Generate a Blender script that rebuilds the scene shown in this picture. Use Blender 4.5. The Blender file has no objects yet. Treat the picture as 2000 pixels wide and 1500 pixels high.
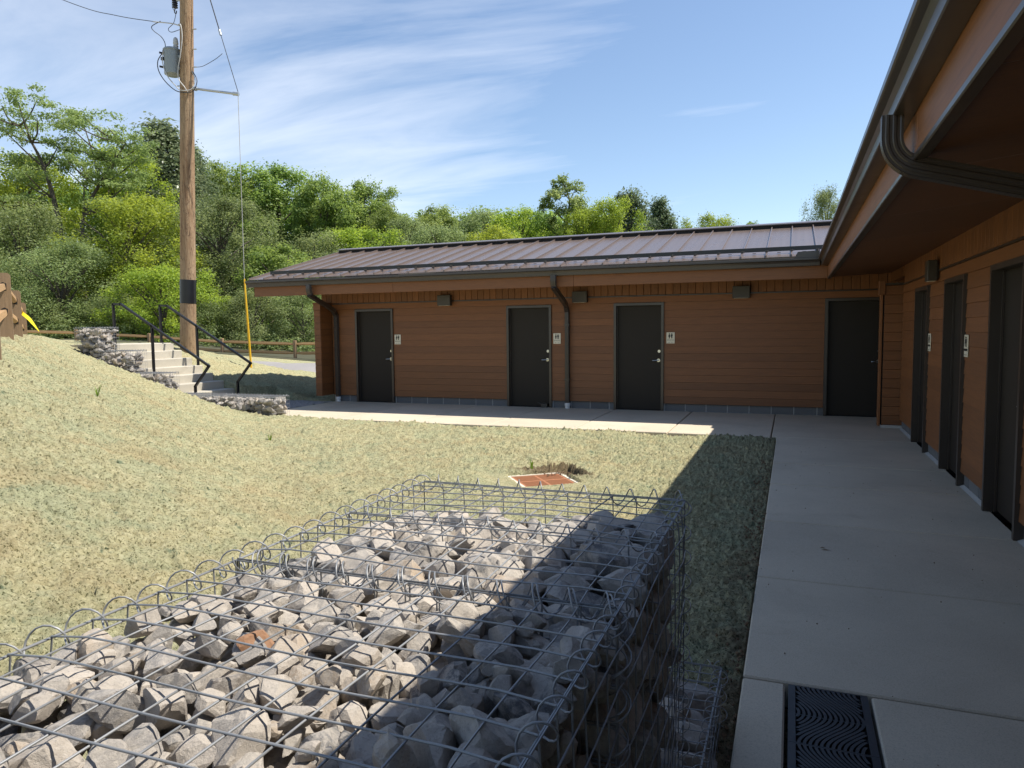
import bpy, math, random
import numpy as np
from mathutils import Matrix, Vector

# ------------------------------------------------------------------ camera, sky, sun
S = bpy.context.scene
COL = S.collection
CAM_R = (0.93199, 0.36124, -0.01044)
yaw, pitch, roll = math.radians(21.189), math.radians(4.258), math.radians(-0.598)
fw = Vector((-math.sin(yaw)*math.cos(pitch), math.cos(yaw)*math.cos(pitch), -math.sin(pitch)))
rt = Vector((math.cos(yaw), math.sin(yaw), 0)); up = rt.cross(fw)
rt2 = math.cos(roll)*rt + math.sin(roll)*up
up2 = -math.sin(roll)*rt + math.cos(roll)*up
cam_d = bpy.data.cameras.new('camera'); cam = bpy.data.objects.new('camera', cam_d); COL.objects.link(cam)
cam_d.sensor_width = 36; cam_d.lens = 1410/2000*36; cam_d.clip_start = 0.05; cam_d.clip_end = 2000
cam.matrix_world = Matrix(((rt2.x, up2.x, -fw.x, 0), (rt2.y, up2.y, -fw.y, 0), (rt2.z, up2.z, -fw.z, 1.66), (0, 0, 0, 1)))
S.camera = cam
SUN = Vector((0.47, 0.205, 0.847)).normalized()
SUN_EL = math.asin(SUN.z); SUN_AZ = math.atan2(SUN.x, SUN.y)
S.view_settings.view_transform = 'Standard'; S.view_settings.look = 'None'
S.view_settings.gamma = 1.0; S.view_settings.use_curve_mapping = False
S.view_settings.exposure = 1.0
W = bpy.data.worlds.new("World"); S.world = W; W.use_nodes = True
nt = W.node_tree; nt.nodes.clear()
def N(t, **kw):
    n = nt.nodes.new(t)
    for k, v in kw.items():
        if k.startswith('i_'):
            key = k[2:]; n.inputs[int(key) if key.isdigit() else key].default_value = v
        else: setattr(n, k, v)
    return n
def L(a, b): nt.links.new(a, b)
sky = N('ShaderNodeTexSky', sky_type='NISHITA', sun_disc=False, sun_elevation=SUN_EL, sun_rotation=SUN_AZ, altitude=300, air_density=1.0, dust_density=0.5, ozone_density=1.1)
tc = N('ShaderNodeTexCoord'); sep = N('ShaderNodeSeparateXYZ'); L(tc.outputs['Generated'], sep.inputs[0])
zz = N('ShaderNodeMath', operation='ADD', i_1=0.12); L(sep.outputs[2], zz.inputs[0])
zm = N('ShaderNodeMath', operation='MAXIMUM', i_1=0.06); L(zz.outputs[0], zm.inputs[0])
dx = N('ShaderNodeMath', operation='DIVIDE'); L(sep.outputs[0], dx.inputs[0]); L(zm.outputs[0], dx.inputs[1])
dy = N('ShaderNodeMath', operation='DIVIDE'); L(sep.outputs[1], dy.inputs[0]); L(zm.outputs[0], dy.inputs[1])
cmb = N('ShaderNodeCombineXYZ'); L(dx.outputs[0], cmb.inputs[0]); L(dy.outputs[0], cmb.inputs[1])
mp1 = N('ShaderNodeMapping'); mp1.inputs['Rotation'].default_value = (0, 0, math.radians(-14)); mp1.inputs['Scale'].default_value = (0.5, 1.5, 1); mp1.inputs['Location'].default_value = (6.3, 4.4, 0)
L(cmb.outputs[0], mp1.inputs[0])
n1 = N('ShaderNodeTexNoise', i_Scale=1.5, i_Detail=9.0, i_Roughness=0.58, i_Distortion=0.7); L(mp1.outputs[0], n1.inputs['Vector'])
mp2 = N('ShaderNodeMapping'); mp2.inputs['Scale'].default_value = (0.55, 0.8, 1); mp2.inputs['Location'].default_value = (0.35, 5.2, 0); L(cmb.outputs[0], mp2.inputs[0])
n2 = N('ShaderNodeTexNoise', i_Scale=0.55, i_Detail=3.0, i_Roughness=0.5); L(mp2.outputs[0], n2.inputs['Vector'])
# cirrus cover thins out from the west (-X) to the east
wst = N('ShaderNodeMath', operation='MULTIPLY_ADD', i_1=-0.22, i_2=-0.20); L(dx.outputs[0], wst.inputs[0])
wcl = N('ShaderNodeClamp'); wcl.inputs[1].default_value = -0.24; wcl.inputs[2].default_value = 0.16; L(wst.outputs[0], wcl.inputs[0])
a1 = N('ShaderNodeMath', operation='MULTIPLY_ADD', i_1=0.45); L(n2.outputs[0], a1.inputs[0]); L(n1.outputs[0], a1.inputs[2])
a2 = N('ShaderNodeMath', operation='ADD'); L(a1.outputs[0], a2.inputs[0]); L(wcl.outputs[0], a2.inputs[1])
cr = N('ShaderNodeMapRange', i_1=0.70, i_2=1.24, i_3=0.0, i_4=0.62); cr.clamp = True; L(a2.outputs[0], cr.inputs[0])
mix = N('ShaderNodeMixRGB'); mix.inputs[2].default_value = (7.4, 7.6, 8.0, 1); L(cr.outputs[0], mix.inputs[0]); L(sky.outputs[0], mix.inputs[1])
bg = N('ShaderNodeBackground'); bg.inputs['Strength'].default_value = 0.090; L(mix.outputs[0], bg.inputs[0])
wo = N('ShaderNodeOutputWorld'); L(bg.outputs[0], wo.inputs[0])
sd = bpy.data.lights.new('sun', 'SUN'); sd.energy = 3.6; sd.angle = math.radians(0.53); sd.color = (1.0, 0.95, 0.86)
so = bpy.data.objects.new('sun', sd); COL.objects.link(so); so.rotation_euler = SUN.to_track_quat('Z', 'Y').to_euler(); so.location = (10, 5, 20)

# ------------------------------------------------------------------ helpers
RNG = np.random.default_rng(7); random.seed(7)
def P(x, y, d):
    """a point seen at photo pixel (x, y), d metres along the view axis (used once for placing far things)"""
    q = fw + rt2*((x-1000)/1410) - up2*((y-750)/1410)
    return Vector((0, 0, 1.66)) + q*d
class MB:
    def __init__(s): s.v = []; s.f = []; s.mi = []; s.cur = 0
    def add(s, vs, fs):
        o = len(s.v); s.v.extend([tuple(p) for p in vs]); s.f.extend([tuple(i+o for i in f) for f in fs]); s.mi.extend([s.cur]*len(fs)); return s
    def box(s, x0, x1, y0, y1, z0, z1):
        return s.hexa([(x0,y0,z0),(x1,y0,z0),(x1,y1,z0),(x0,y1,z0),(x0,y0,z1),(x1,y0,z1),(x1,y1,z1),(x0,y1,z1)])
    def hexa(s, p):
        return s.add(p, [(0,3,2,1),(4,5,6,7),(0,1,5,4),(1,2,6,5),(2,3,7,6),(3,0,4,7)])
    def bbox(s, x0, x1, y0, y1, z0, z1, b):
        # box with chamfered edges
        pts = []; 
        xs, ys, zs = (x0, x1), (y0, y1), (z0, z1)
        idx = {}
        for i in range(2):
            for j in range(2):
                for k in range(2):
                    X, Y, Z = xs[i], ys[j], zs[k]; sx, sy, sz = (1-2*i)*b, (1-2*j)*b, (1-2*k)*b
                    idx[i,j,k,'x'] = len(pts); pts.append((X, Y+sy, Z+sz))
                    idx[i,j,k,'y'] = len(pts); pts.append((X+sx, Y, Z+sz))
                    idx[i,j,k,'z'] = len(pts); pts.append((X+sx, Y+sy, Z))
        F = []
        for i in range(2):
            q = [idx[i,0,0,'x'], idx[i,1,0,'x'], idx[i,1,1,'x'], idx[i,0,1,'x']]; F.append(q if i else q[::-1])
            q = [idx[0,i,0,'y'], idx[0,i,1,'y'], idx[1,i,1,'y'], idx[1,i,0,'y']]; F.append(q if i else q[::-1])
            q = [idx[0,0,i,'z'], idx[1,0,i,'z'], idx[1,1,i,'z'], idx[0,1,i,'z']]; F.append(q if i else q[::-1])
        for j in range(2):
            for k in range(2):
                q = [idx[0,j,k,'y'], idx[1,j,k,'y'], idx[1,j,k,'z'], idx[0,j,k,'z']]; F.append(q if j == k else q[::-1])
                q = [idx[j,0,k,'x'], idx[j,1,k,'x'], idx[j,1,k,'z'], idx[j,0,k,'z']]; F.append(q[::-1] if j == k else q)
                q = [idx[j,k,0,'x'], idx[j,k,1,'x'], idx[j,k,1,'y'], idx[j,k,0,'y']]; F.append(q if j == k else q[::-1])
        for i in range(2):
            for j in range(2):
                for k in range(2):
                    q = [idx[i,j,k,c] for c in 'xyz']; F.append(q if (i+j+k) % 2 else q[::-1])
        return s.add(pts, F)
    def tube(s, pts, r, n=6, caps=True, rect=None, flat=0):
        pts = [Vector(p) for p in pts]; m = len(pts); rings = []
        rs = r if isinstance(r, (list, tuple, np.ndarray)) else [r]*m
        prev = None
        for i in range(m):
            t = (pts[min(i+1, m-1)]-pts[max(i-1, 0)]).normalized()
            if prev is None:
                a = Vector((0, 0, 1)) if abs(t.z) < 0.9 else Vector((1, 0, 0))
                u = t.cross(a).normalized()
            else:
                u = (prev - t*prev.dot(t)).normalized()
            prev = u; w = t.cross(u)
            if rect:
                a, b = rect
                prof = rect_profile(a, b, flat)
                rings.append([pts[i]+u*x+w*y for x, y in prof])
            else:
                rings.append([pts[i]+(u*math.cos(2*math.pi*k/n)+w*math.sin(2*math.pi*k/n))*rs[i] for k in range(n)])
        n = len(rings[0]); vs = [p for R in rings for p in R]; fs = []
        for i in range(m-1):
            for k in range(n):
                fs.append((i*n+k, i*n+(k+1) % n, (i+1)*n+(k+1) % n, (i+1)*n+k))
        if caps: fs.append(tuple(range(n))[::-1]); fs.append(tuple((m-1)*n+k for k in range(n)))
        return s.add(vs, fs)
    def prism(s, prof, axis, a, b):
        """closed 2D profile extruded along axis ('x': prof=(y,z), 'y': prof=(x,z), 'z': prof=(x,y))"""
        n = len(prof)
        def p3(q, t): return {'x': (t, q[0], q[1]), 'y': (q[0], t, q[1]), 'z': (q[0], q[1], t)}[axis]
        vs = [p3(q, a) for q in prof]+[p3(q, b) for q in prof]
        fs = [(k, (k+1) % n, n+(k+1) % n, n+k) for k in range(n)]+[tuple(range(n))[::-1], tuple(n+k for k in range(n))]
        return s.add(vs, fs)
    def lathe(s, c, prof, n=16):
        vs = []; fs = []
        for r, z in prof:
            for k in range(n): vs.append((c[0]+r*math.cos(2*math.pi*k/n), c[1]+r*math.sin(2*math.pi*k/n), c[2]+z))
        m = len(prof)
        for i in range(m-1):
            for k in range(n): fs.append((i*n+k, i*n+(k+1) % n, (i+1)*n+(k+1) % n, (i+1)*n+k))
        fs.append(tuple(range(n))[::-1]); fs.append(tuple((m-1)*n+k for k in range(n)))
        return s.add(vs, fs)
    def disc(s, c, ax, r, h, n=16):
        ax = Vector(ax).normalized(); c = Vector(c)
        return s.tube([c, c+ax*h], r, n)
    def mesh(s, name, mat, smooth=False):
        me = bpy.data.meshes.new(name); me.from_pydata(s.v, [], s.f)
        for m in (mat if isinstance(mat, (list, tuple)) else [mat]): me.materials.append(m)
        if isinstance(mat, (list, tuple)): me.polygons.foreach_set('material_index', s.mi)
        me.validate(); fix_normals(me)
        if smooth:
            me.polygons.foreach_set('use_smooth', [True]*len(me.polygons))
            try: me.set_sharp_from_angle(angle=math.radians(smooth if smooth > 1 else 40))
            except Exception: pass
        me.update(); return me
    def build(s, name, mat, parent=None, smooth=False):
        return link(name, s.mesh(name, mat, smooth), parent)
import bmesh
def fix_normals(me):
    bm = bmesh.new(); bm.from_mesh(me); bmesh.ops.recalc_face_normals(bm, faces=bm.faces[:]); bm.to_mesh(me); bm.free()
def rect_profile(a, b, flat):
    if not flat: return [(-a,-b),(a,-b),(a,b),(-a,b)]
    out = []
    k = flat; d = 0.0045
    for (x0, y0, x1, y1, nx, ny) in ((-a,-b,a,-b,0,-1),(a,-b,a,b,1,0),(a,b,-a,b,0,1),(-a,b,-a,-b,-1,0)):
        for i in range(k):
            for t, inset in ((i/k+0.02, 0), ((i+0.40)/k, 0), ((i+0.55)/k, d), ((i+0.88)/k, d)):
                out.append((x0+(x1-x0)*t-nx*inset, y0+(y1-y0)*t-ny*inset))
    return out
def root_of(p):
    l = Vector((0, 0, 0))
    while p is not None: l = l+p.location; p = p.parent
    return l
def link(name, me, parent=None, loc=None, rot=None, scale=None):
    o = bpy.data.objects.new(name, me); COL.objects.link(o)
    l = Vector(loc) if loc is not None else Vector((0, 0, 0))
    if parent is not None: o.parent = parent; l = l-root_of(parent)
    o.location = l
    if rot is not None: o.rotation_euler = rot
    if scale is not None: o.scale = scale if hasattr(scale, '__len__') else (scale,)*3
    return o
def tag(o, label=None, cat=None, group=None, kind=None):
    if label: o['label'] = label
    if cat: o['category'] = cat
    if group: o['group'] = group
    if kind: o['kind'] = kind
    return o
def empty(name, loc, label=None, cat=None, group=None):
    o = bpy.data.objects.new(name, None); COL.objects.link(o); o.location = loc; o.empty_display_size = 0.2
    return tag(o, label, cat, group)
def arr_mesh(name, V, Q, mats, attrs=None, smooth=False, mi=None):
    me = bpy.data.meshes.new(name); V = np.asarray(V, np.float32); Q = np.asarray(Q, np.int32); k = Q.shape[1]
    me.vertices.add(len(V)); me.vertices.foreach_set('co', V.ravel())
    me.loops.add(Q.size); me.loops.foreach_set('vertex_index', Q.ravel())
    me.polygons.add(len(Q)); me.polygons.foreach_set('loop_start', np.arange(0, Q.size, k, dtype=np.int32))
    try: me.polygons.foreach_set('loop_total', np.full(len(Q), k, np.int32))
    except Exception: pass
    for m in (mats if isinstance(mats, (list, tuple)) else [mats]): me.materials.append(m)
    if mi is not None: me.polygons.foreach_set('material_index', np.asarray(mi, np.int32))
    me.update(calc_edges=True)
    for nm, a in (attrs or {}).items():
        at = me.attributes.new(nm, 'FLOAT', 'FACE' if len(a) == len(Q) else 'POINT'); at.data.foreach_set('value', np.asarray(a, np.float32))
    me.polygons.foreach_set('use_smooth', np.full(len(Q), smooth, bool))
    return me
def vnoise(x, y, seed=0):
    xi = np.floor(x).astype(np.int64); yi = np.floor(y).astype(np.int64); fx = x-xi; fy = y-yi
    fx = fx*fx*(3-2*fx); fy = fy*fy*(3-2*fy)
    def h(a, b):
        n = (a*374761393+b*668265263+seed*974711) & 0x7fffffff
        n = ((n ^ (n >> 13))*1274126177) & 0x7fffffff
        return ((n ^ (n >> 16)) & 0xffff)/65535.0
    return (h(xi, yi)*(1-fx)+h(xi+1, yi)*fx)*(1-fy)+(h(xi, yi+1)*(1-fx)+h(xi+1, yi+1)*fx)*fy
def smooth_path(pts, n=8):
    pts = [Vector(p) for p in pts]; out = []
    q = [pts[0]]+pts+[pts[-1]]
    for i in range(1, len(q)-2):
        p0, p1, p2, p3 = q[i-1], q[i], q[i+1], q[i+2]
        for k in range(n):
            t = k/n
            out.append(0.5*((2*p1)+(p2-p0)*t+(2*p0-5*p1+4*p2-p3)*t*t+(3*p1-p0-3*p2+p3)*t**3))
    out.append(pts[-1]); return out

# ------------------------------------------------------------------ materials
def mat(name, fn, **kw):
    global nt
    m = bpy.data.materials.new(name); m.use_nodes = True; nt = m.node_tree; nt.nodes.clear()
    out = N('ShaderNodeOutputMaterial'); b = N('ShaderNodeBsdfPrincipled'); L(b.outputs[0], out.inputs[0])
    fn(b, out, **kw); return m
def ramp(fac, stops):
    r = N('ShaderNodeValToRGB'); e = r.color_ramp.elements
    while len(e) < len(stops): e.new(0.5)
    for i, (p, c) in enumerate(stops): e[i].position = p; e[i].color = (*c, 1)
    L(fac, r.inputs[0]); return r.outputs[0]
def coords(scale=(1, 1, 1), kind='Object', loc=(0, 0, 0)):
    t = N('ShaderNodeTexCoord'); m = N('ShaderNodeMapping'); m.inputs['Scale'].default_value = scale; m.inputs['Location'].default_value = loc
    L(t.outputs[kind], m.inputs[0]); return m.outputs[0]
def geo_coords(scale=(1, 1, 1)):
    t = N('ShaderNodeNewGeometry'); m = N('ShaderNodeMapping'); m.inputs['Scale'].default_value = scale
    L(t.outputs['Position'], m.inputs[0]); return m.outputs[0]
def noise(vec, scale, detail=4, rough=0.55, dist=0.0):
    n = N('ShaderNodeTexNoise', i_Scale=scale, i_Detail=detail, i_Roughness=rough, i_Distortion=dist); L(vec, n.inputs['Vector']); return n.outputs[0]
def mixc(fac, a, b, mode='MIX'):
    m = N('ShaderNodeMixRGB', blend_type=mode)
    for i, x in ((0, fac), (1, a), (2, b)):
        if isinstance(x, (int, float)): m.inputs[i].default_value = x
        elif isinstance(x, tuple): m.inputs[i].default_value = (*x, 1)
        else: L(x, m.inputs[i])
    return m.outputs[0]
def math_(op, a, b=0.0, c=None):
    m = N('ShaderNodeMath', operation=op)
    for i, x in enumerate((a, b, c)):
        if x is None: continue
        if isinstance(x, (int, float)): m.inputs[i].default_value = x
        else: L(x, m.inputs[i])
    return m.outputs[0]
def bump(b, h, strength, dist=0.02):
    n = N('ShaderNodeBump'); n.inputs['Strength'].default_value = strength; n.inputs['Distance'].default_value = dist
    L(h, n.inputs['Height']); L(n.outputs[0], b.inputs['Normal'])
def objrand(): return N('ShaderNodeObjectInfo').outputs['Random']
def hsv(col, v, s=1.0, h=0.5):
    n = N('ShaderNodeHueSaturation')
    for k, x in (('Value', v), ('Saturation', s), ('Hue', h)):
        if isinstance(x, (int, float)): n.inputs[k].default_value = x
        else: L(x, n.inputs[k])
    L(col, n.inputs['Color']); return n.outputs[0]

def m_wood(b, o, scale, base=(0.205, 0.078, 0.024), var=0.24):
    v = geo_coords(scale); n1_ = noise(v, 9, 6, 0.65, 0.3); n2_ = noise(geo_coords((1.1, 1.1, 1.1)), 0.9, 2)
    c = ramp(n1_, [(0.25, tuple(x*0.72 for x in base)), (0.5, base), (0.78, (base[0]*1.25, base[1]*1.27, base[2]*1.25))])
    c = mixc(math_('MULTIPLY', n2_, 0.35), c, (base[0]*0.82, base[1]*0.88, base[2]*0.98))
    r = objrand(); val = math_('MULTIPLY_ADD', r, var, 1-var/2)
    L(hsv(c, val), b.inputs['Base Color']); b.inputs['Roughness'].default_value = 0.55
    bump(b, n1_, 0.25, 0.004)
WOODX = mat('siding wood grain along x', m_wood, scale=(0.35, 6, 6))
WOODY = mat('siding wood grain along y', m_wood, scale=(6, 0.35, 6))
WOODZ = mat('siding wood grain along z', m_wood, scale=(6, 6, 0.4))
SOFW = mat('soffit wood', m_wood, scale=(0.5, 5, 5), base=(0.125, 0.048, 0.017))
def m_paint(b, o, col, rough=0.4, metal=0.0, spec=0.5, grime=0.12, sc=3.0):
    v = geo_coords(); n = noise(v, sc, 5, 0.6)
    c = mixc(math_('MULTIPLY', n, grime*2), col, tuple(min(1, x*0.6+0.012) for x in col)); L(c, b.inputs['Base Color'])
    L(math_('MULTIPLY_ADD', n, 0.2, rough-0.1), b.inputs['Roughness']); b.inputs['Metallic'].default_value = metal
    b.inputs['Specular IOR Level'].default_value = spec
BRONZE = mat('dark bronze paint', m_paint, col=(0.048, 0.037, 0.030), rough=0.32, spec=0.6, grime=0.08)
DOORM = mat('door paint dark brown', m_paint, col=(0.029, 0.023, 0.018), rough=0.5, spec=0.2, sc=1.2)
DARK = mat('dark gap', m_paint, col=(0.012, 0.009, 0.007), rough=0.8)
FIXT = mat('light fixture bronze', m_paint, col=(0.055, 0.048, 0.040), rough=0.45)
BLACK = mat('black steel railing', m_paint, col=(0.010, 0.010, 0.012), rough=0.35)
STEEL = mat('satin nickel', m_paint, col=(0.62, 0.60, 0.55), rough=0.30, metal=1.0, grime=0.03)
GALV = mat('galvanised steel', m_paint, col=(0.50, 0.52, 0.54), rough=0.42, metal=0.75, grime=0.12, sc=30)
WIREM = mat('galvanised mesh wire', m_paint, col=(0.27, 0.275, 0.28), rough=0.5, metal=0.35, grime=0.15, sc=40)
PVC = mat('white pvc', m_paint, col=(0.74, 0.74, 0.72), rough=0.4, grime=0.05)
YEL = mat('yellow guard plastic', m_paint, col=(0.80, 0.47, 0.02), rough=0.45, grime=0.04)
TAPE = mat('yellow caution tape', m_paint, col=(0.85, 0.68, 0.03), rough=0.4, grime=0.03)
IRON = mat('cast iron', m_paint, col=(0.018, 0.019, 0.022), rough=0.5, grime=0.15, sc=20)
TRANS = mat('transformer grey paint', m_paint, col=(0.25, 0.28, 0.295), rough=0.4, grime=0.06)
CERAM = mat('insulator porcelain', m_paint, col=(0.03, 0.03, 0.035), rough=0.2)
CABLE = mat('cable sheath', m_paint, col=(0.05, 0.05, 0.055), rough=0.55)
CABLEL = mat('bare light cable', m_paint, col=(0.55, 0.53, 0.50), rough=0.45)
SIGNW = mat('sign plate cream', m_paint, col=(0.72, 0.66, 0.52), rough=0.4, grime=0.02)
SIGNB = mat('sign print black', m_paint, col=(0.015, 0.014, 0.012), rough=0.5, grime=0.0)
BUSH_ = mat('bushing grey porcelain', m_paint, col=(0.5, 0.5, 0.5), rough=0.3)
def m_roof(b, o):
    v = geo_coords((1, 1, 1)); sx = N('ShaderNodeSeparateXYZ'); L(v, sx.inputs[0])
    w = N('ShaderNodeTexWave', wave_type='BANDS', bands_direction='X', i_Scale=3.0*0.76); L(v, w.inputs['Vector'])
    n = noise(geo_coords((1.2, 0.4, 1)), 2.0, 4)
    L(mixc(n, (0.128, 0.096, 0.080), (0.165, 0.128, 0.110)), b.inputs['Base Color'])
    L(math_('MULTIPLY_ADD', n, 0.12, 0.22), b.inputs['Roughness']); bump(b, w.outputs[1], 0.20, 0.010)
    b.inputs['Specular IOR Level'].default_value = 0.42
ROOF = mat('standing seam roof metal', m_roof)
def m_conc(b, o, base=(0.585, 0.505, 0.385), sc=(1, 1, 1), broom=(1.5, 60, 1)):
    v = geo_coords(); n1_ = noise(v, 0.9, 6, 0.62, 0.4); n2_ = noise(v, 160, 3, 0.7); n3 = noise(geo_coords(broom), 4, 4, 0.7); n4 = noise(v, 6, 5, 0.7)
    c = ramp(n1_, [(0.3, tuple(x*0.84 for x in base)), (0.55, base), (0.75, tuple(min(1, x*1.08) for x in base))])
    c = mixc(math_('MULTIPLY', n4, 0.30), c, (base[0]*0.8, base[1]*0.76, base[2]*0.68))
    st_ = noise(v, 1.7, 7, 0.72, 1.2); c = mixc(math_('MULTIPLY', ramp(st_, [(0.58, (0, 0, 0)), (0.70, (1, 1, 1))]), 0.35), c, (base[0]*0.62, base[1]*0.58, base[2]*0.52))
    sp = ramp(n2_, [(0.36, (0.80, 0.80, 0.80)), (0.50, (1, 1, 1)), (0.7, (1.06, 1.06, 1.06))]); c = mixc(1.0, c, sp, 'MULTIPLY')
    L(hsv(c, math_('MULTIPLY_ADD', objrand(), 0.10, 0.95)), b.inputs['Base Color']); b.inputs['Roughness'].default_value = 0.85
    h = math_('ADD', math_('MULTIPLY', n2_, 0.5), n3); bump(b, h, 0.35, 0.003)
CONC = mat('broomed concrete', m_conc)
CONCX = mat('broomed concrete across', m_conc, broom=(60, 1.5, 1))
STAIRC = mat('stair concrete', m_conc, base=(0.50, 0.46, 0.38))
def m_block(b, o):
    v = geo_coords(); n = noise(v, 60, 4, 0.7); n2_ = noise(v, 3, 3)
    c = mixc(n, (0.10, 0.105, 0.11), (0.19, 0.19, 0.19)); c = mixc(math_('MULTIPLY', n2_, .4), c, (0.12, 0.12, 0.12))
    L(hsv(c, math_('MULTIPLY_ADD', objrand(), 0.3, 0.85)), b.inputs['Base Color']); b.inputs['Roughness'].default_value = 0.9; bump(b, n, 0.5, 0.004)
BLOCK = mat('grey masonry block', m_block)
MORTAR = mat('pale mortar', m_paint, col=(0.46, 0.45, 0.42), rough=0.9)
def m_stone(b, o, loose=False):
    v = geo_coords((14, 14, 14)) if loose else coords((1, 1, 1)); r = N('ShaderNodeAttribute', attribute_name='rnd').outputs['Fac'] if loose else objrand(); t = N('ShaderNodeObjectInfo')
    off = N('ShaderNodeVectorMath', operation='ADD'); L(v, off.inputs[0]); L(t.outputs['Random'], off.inputs[1])
    vv = off.outputs[0]
    n1_ = noise(vv, 2.2, 8, 0.68, 0.5); n2_ = noise(vv, 9, 6, 0.7, 0.4); n3 = noise(vv, 30, 4, 0.75)
    base = ramp(r, [(0.0, (0.12, 0.118, 0.116)), (0.10, (0.18, 0.175, 0.17)), (0.18, (0.50, 0.46, 0.40)), (0.38, (0.33, 0.31, 0.285)), (0.58, (0.60, 0.53, 0.44)), (0.80, (0.45, 0.415, 0.36)), (0.93, (0.53, 0.42, 0.30)), (1.0, (0.14, 0.138, 0.135))])
    c = mixc(math_('MULTIPLY', ramp(n1_, [(0.42, (0, 0, 0)), (0.58, (1, 1, 1))]), 0.65), base, (0.64, 0.575, 0.485))
    c = mixc(math_('MULTIPLY', ramp(n2_, [(0.53, (0, 0, 0)), (0.64, (1, 1, 1))]), 0.38), c, (0.14, 0.138, 0.135))
    c = mixc(math_('MULTIPLY', ramp(n3, [(0.56, (0, 0, 0)), (0.68, (1, 1, 1))]), 0.6), c, (0.60, 0.57, 0.52))
    c = mixc(1.0, c, (0.74, 0.73, 0.735), 'MULTIPLY')
    L(c, b.inputs['Base Color']); b.inputs['Roughness'].default_value = 0.78
    bump(b, math_('ADD', n2_, math_('MULTIPLY', n3, 0.6)), 0.85, 0.0026)
STONE = mat('crushed limestone', m_stone)
STONEF = mat('crushed limestone fill', m_stone, loose=True)
def m_stone_rust(b, o):
    n = noise(coords(), 4, 5); L(mixc(n, (0.20, 0.085, 0.035), (0.33, 0.20, 0.12)), b.inputs['Base Color']); b.inputs['Roughness'].default_value = 0.85; bump(b, n, 0.6, 0.0016)
STONER = mat('rust stained stone', m_stone_rust)
def m_lawn(b, o):
    v = geo_coords(); big = noise(v, 0.55, 4, 0.6, 0.6); mid = noise(v, 3.2, 5, 0.65, 0.4); fine = noise(v, 26, 5, 0.75, 0.3); vf = noise(v, 95, 3, 0.8)
    a = N('ShaderNodeAttribute', attribute_name='soil'); soil = a.outputs['Fac']
    a2_ = N('ShaderNodeAttribute', attribute_name='hgt'); hg = a2_.outputs['Fac']
    c = ramp(fine, [(0.30, (0.22, 0.20, 0.105)), (0.44, (0.40, 0.36, 0.20)), (0.60, (0.51, 0.465, 0.28)), (0.8, (0.60, 0.55, 0.36))])
    g = math_('MULTIPLY', ramp(math_('ADD', math_('MULTIPLY', mid, 0.6), math_('MULTIPLY', big, 0.4)), [(0.44, (0, 0, 0)), (0.60, (1, 1, 1))]), 0.60)
    c = mixc(g, c, mixc(fine, (0.20, 0.245, 0.140), (0.46, 0.475, 0.30)))
    teal = ramp(noise(v, 8.5, 5, 0.7, 0.5), [(0.59, (0, 0, 0)), (0.68, (1, 1, 1))])
    c = mixc(math_('MULTIPLY', teal, 0.70), c, (0.07, 0.125, 0.080))
    tan = math_('MULTIPLY', ramp(noise(v, 1.3, 5, 0.65, 0.8), [(0.50, (0, 0, 0)), (0.68, (1, 1, 1))]), 0.42)
    c = mixc(tan, c, mixc(fine, (0.27, 0.175, 0.085), (0.50, 0.39, 0.21)))
    brown = math_('MAXIMUM', soil, math_('MULTIPLY', ramp(noise(v, 2.1, 6, 0.7, 0.8), [(0.66, (0, 0, 0)), (0.76, (1, 1, 1))]), 0.75))
    c = mixc(brown, c, mixc(fine, (0.085, 0.055, 0.032), (0.21, 0.140, 0.085)))
    spk = ramp(noise(v, 62, 4, 0.75, 0.3), [(0.39, (0.24, 0.25, 0.19)), (0.47, (1, 1, 1)), (0.62, (1, 1, 1)), (0.75, (1.15, 1.15, 1.12))]); c = mixc(1.0, c, spk, 'MULTIPLY')  # dark mulch specks, also painting in the shade of pits between tufts
    L(c, b.inputs['Base Color']); b.inputs['Roughness'].default_value = 0.95; b.inputs['Specular IOR Level'].default_value = 0.15
    fib = noise(geo_coords((60, 22, 40)), 3.0, 4, 0.75, 1.2)
    bump(b, math_('ADD', math_('MULTIPLY', fib, 0.8), math_('MULTIPLY', vf, 0.9)), 0.9, 0.016)
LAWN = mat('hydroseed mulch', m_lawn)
def m_gravel(b, o):
    v = geo_coords(); vo = N('ShaderNodeTexVoronoi', i_Scale=32.0); L(v, vo.inputs['Vector']); n = noise(v, 1.2, 4)
    c = mixc(vo.outputs['Distance'], (0.42, 0.40, 0.385), (0.22, 0.205, 0.20)); c = mixc(n, c, (0.36, 0.33, 0.31))
    L(c, b.inputs['Base Color']); b.inputs['Roughness'].default_value = 0.9; bump(b, vo.outputs['Distance'], 1.0, 0.03)
GRAVEL = mat('crushed gravel', m_gravel)
def m_soil(b, o):
    v = geo_coords(); n = noise(v, 30, 5, 0.7); L(mixc(n, (0.09, 0.055, 0.03), (0.30, 0.20, 0.12)), b.inputs['Base Color']); b.inputs['Roughness'].default_value = 1; bump(b, n, 1, 0.03)
SOIL = mat('bare soil', m_soil)
def m_rust(b, o):
    v = geo_coords(); n = noise(v, 30, 5, 0.7); L(mixc(n, (0.27, 0.095, 0.038), (0.42, 0.185, 0.085)), b.inputs['Base Color']); b.inputs['Roughness'].default_value = 0.8
RUST = mat('rusted grate iron', m_rust)
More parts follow.
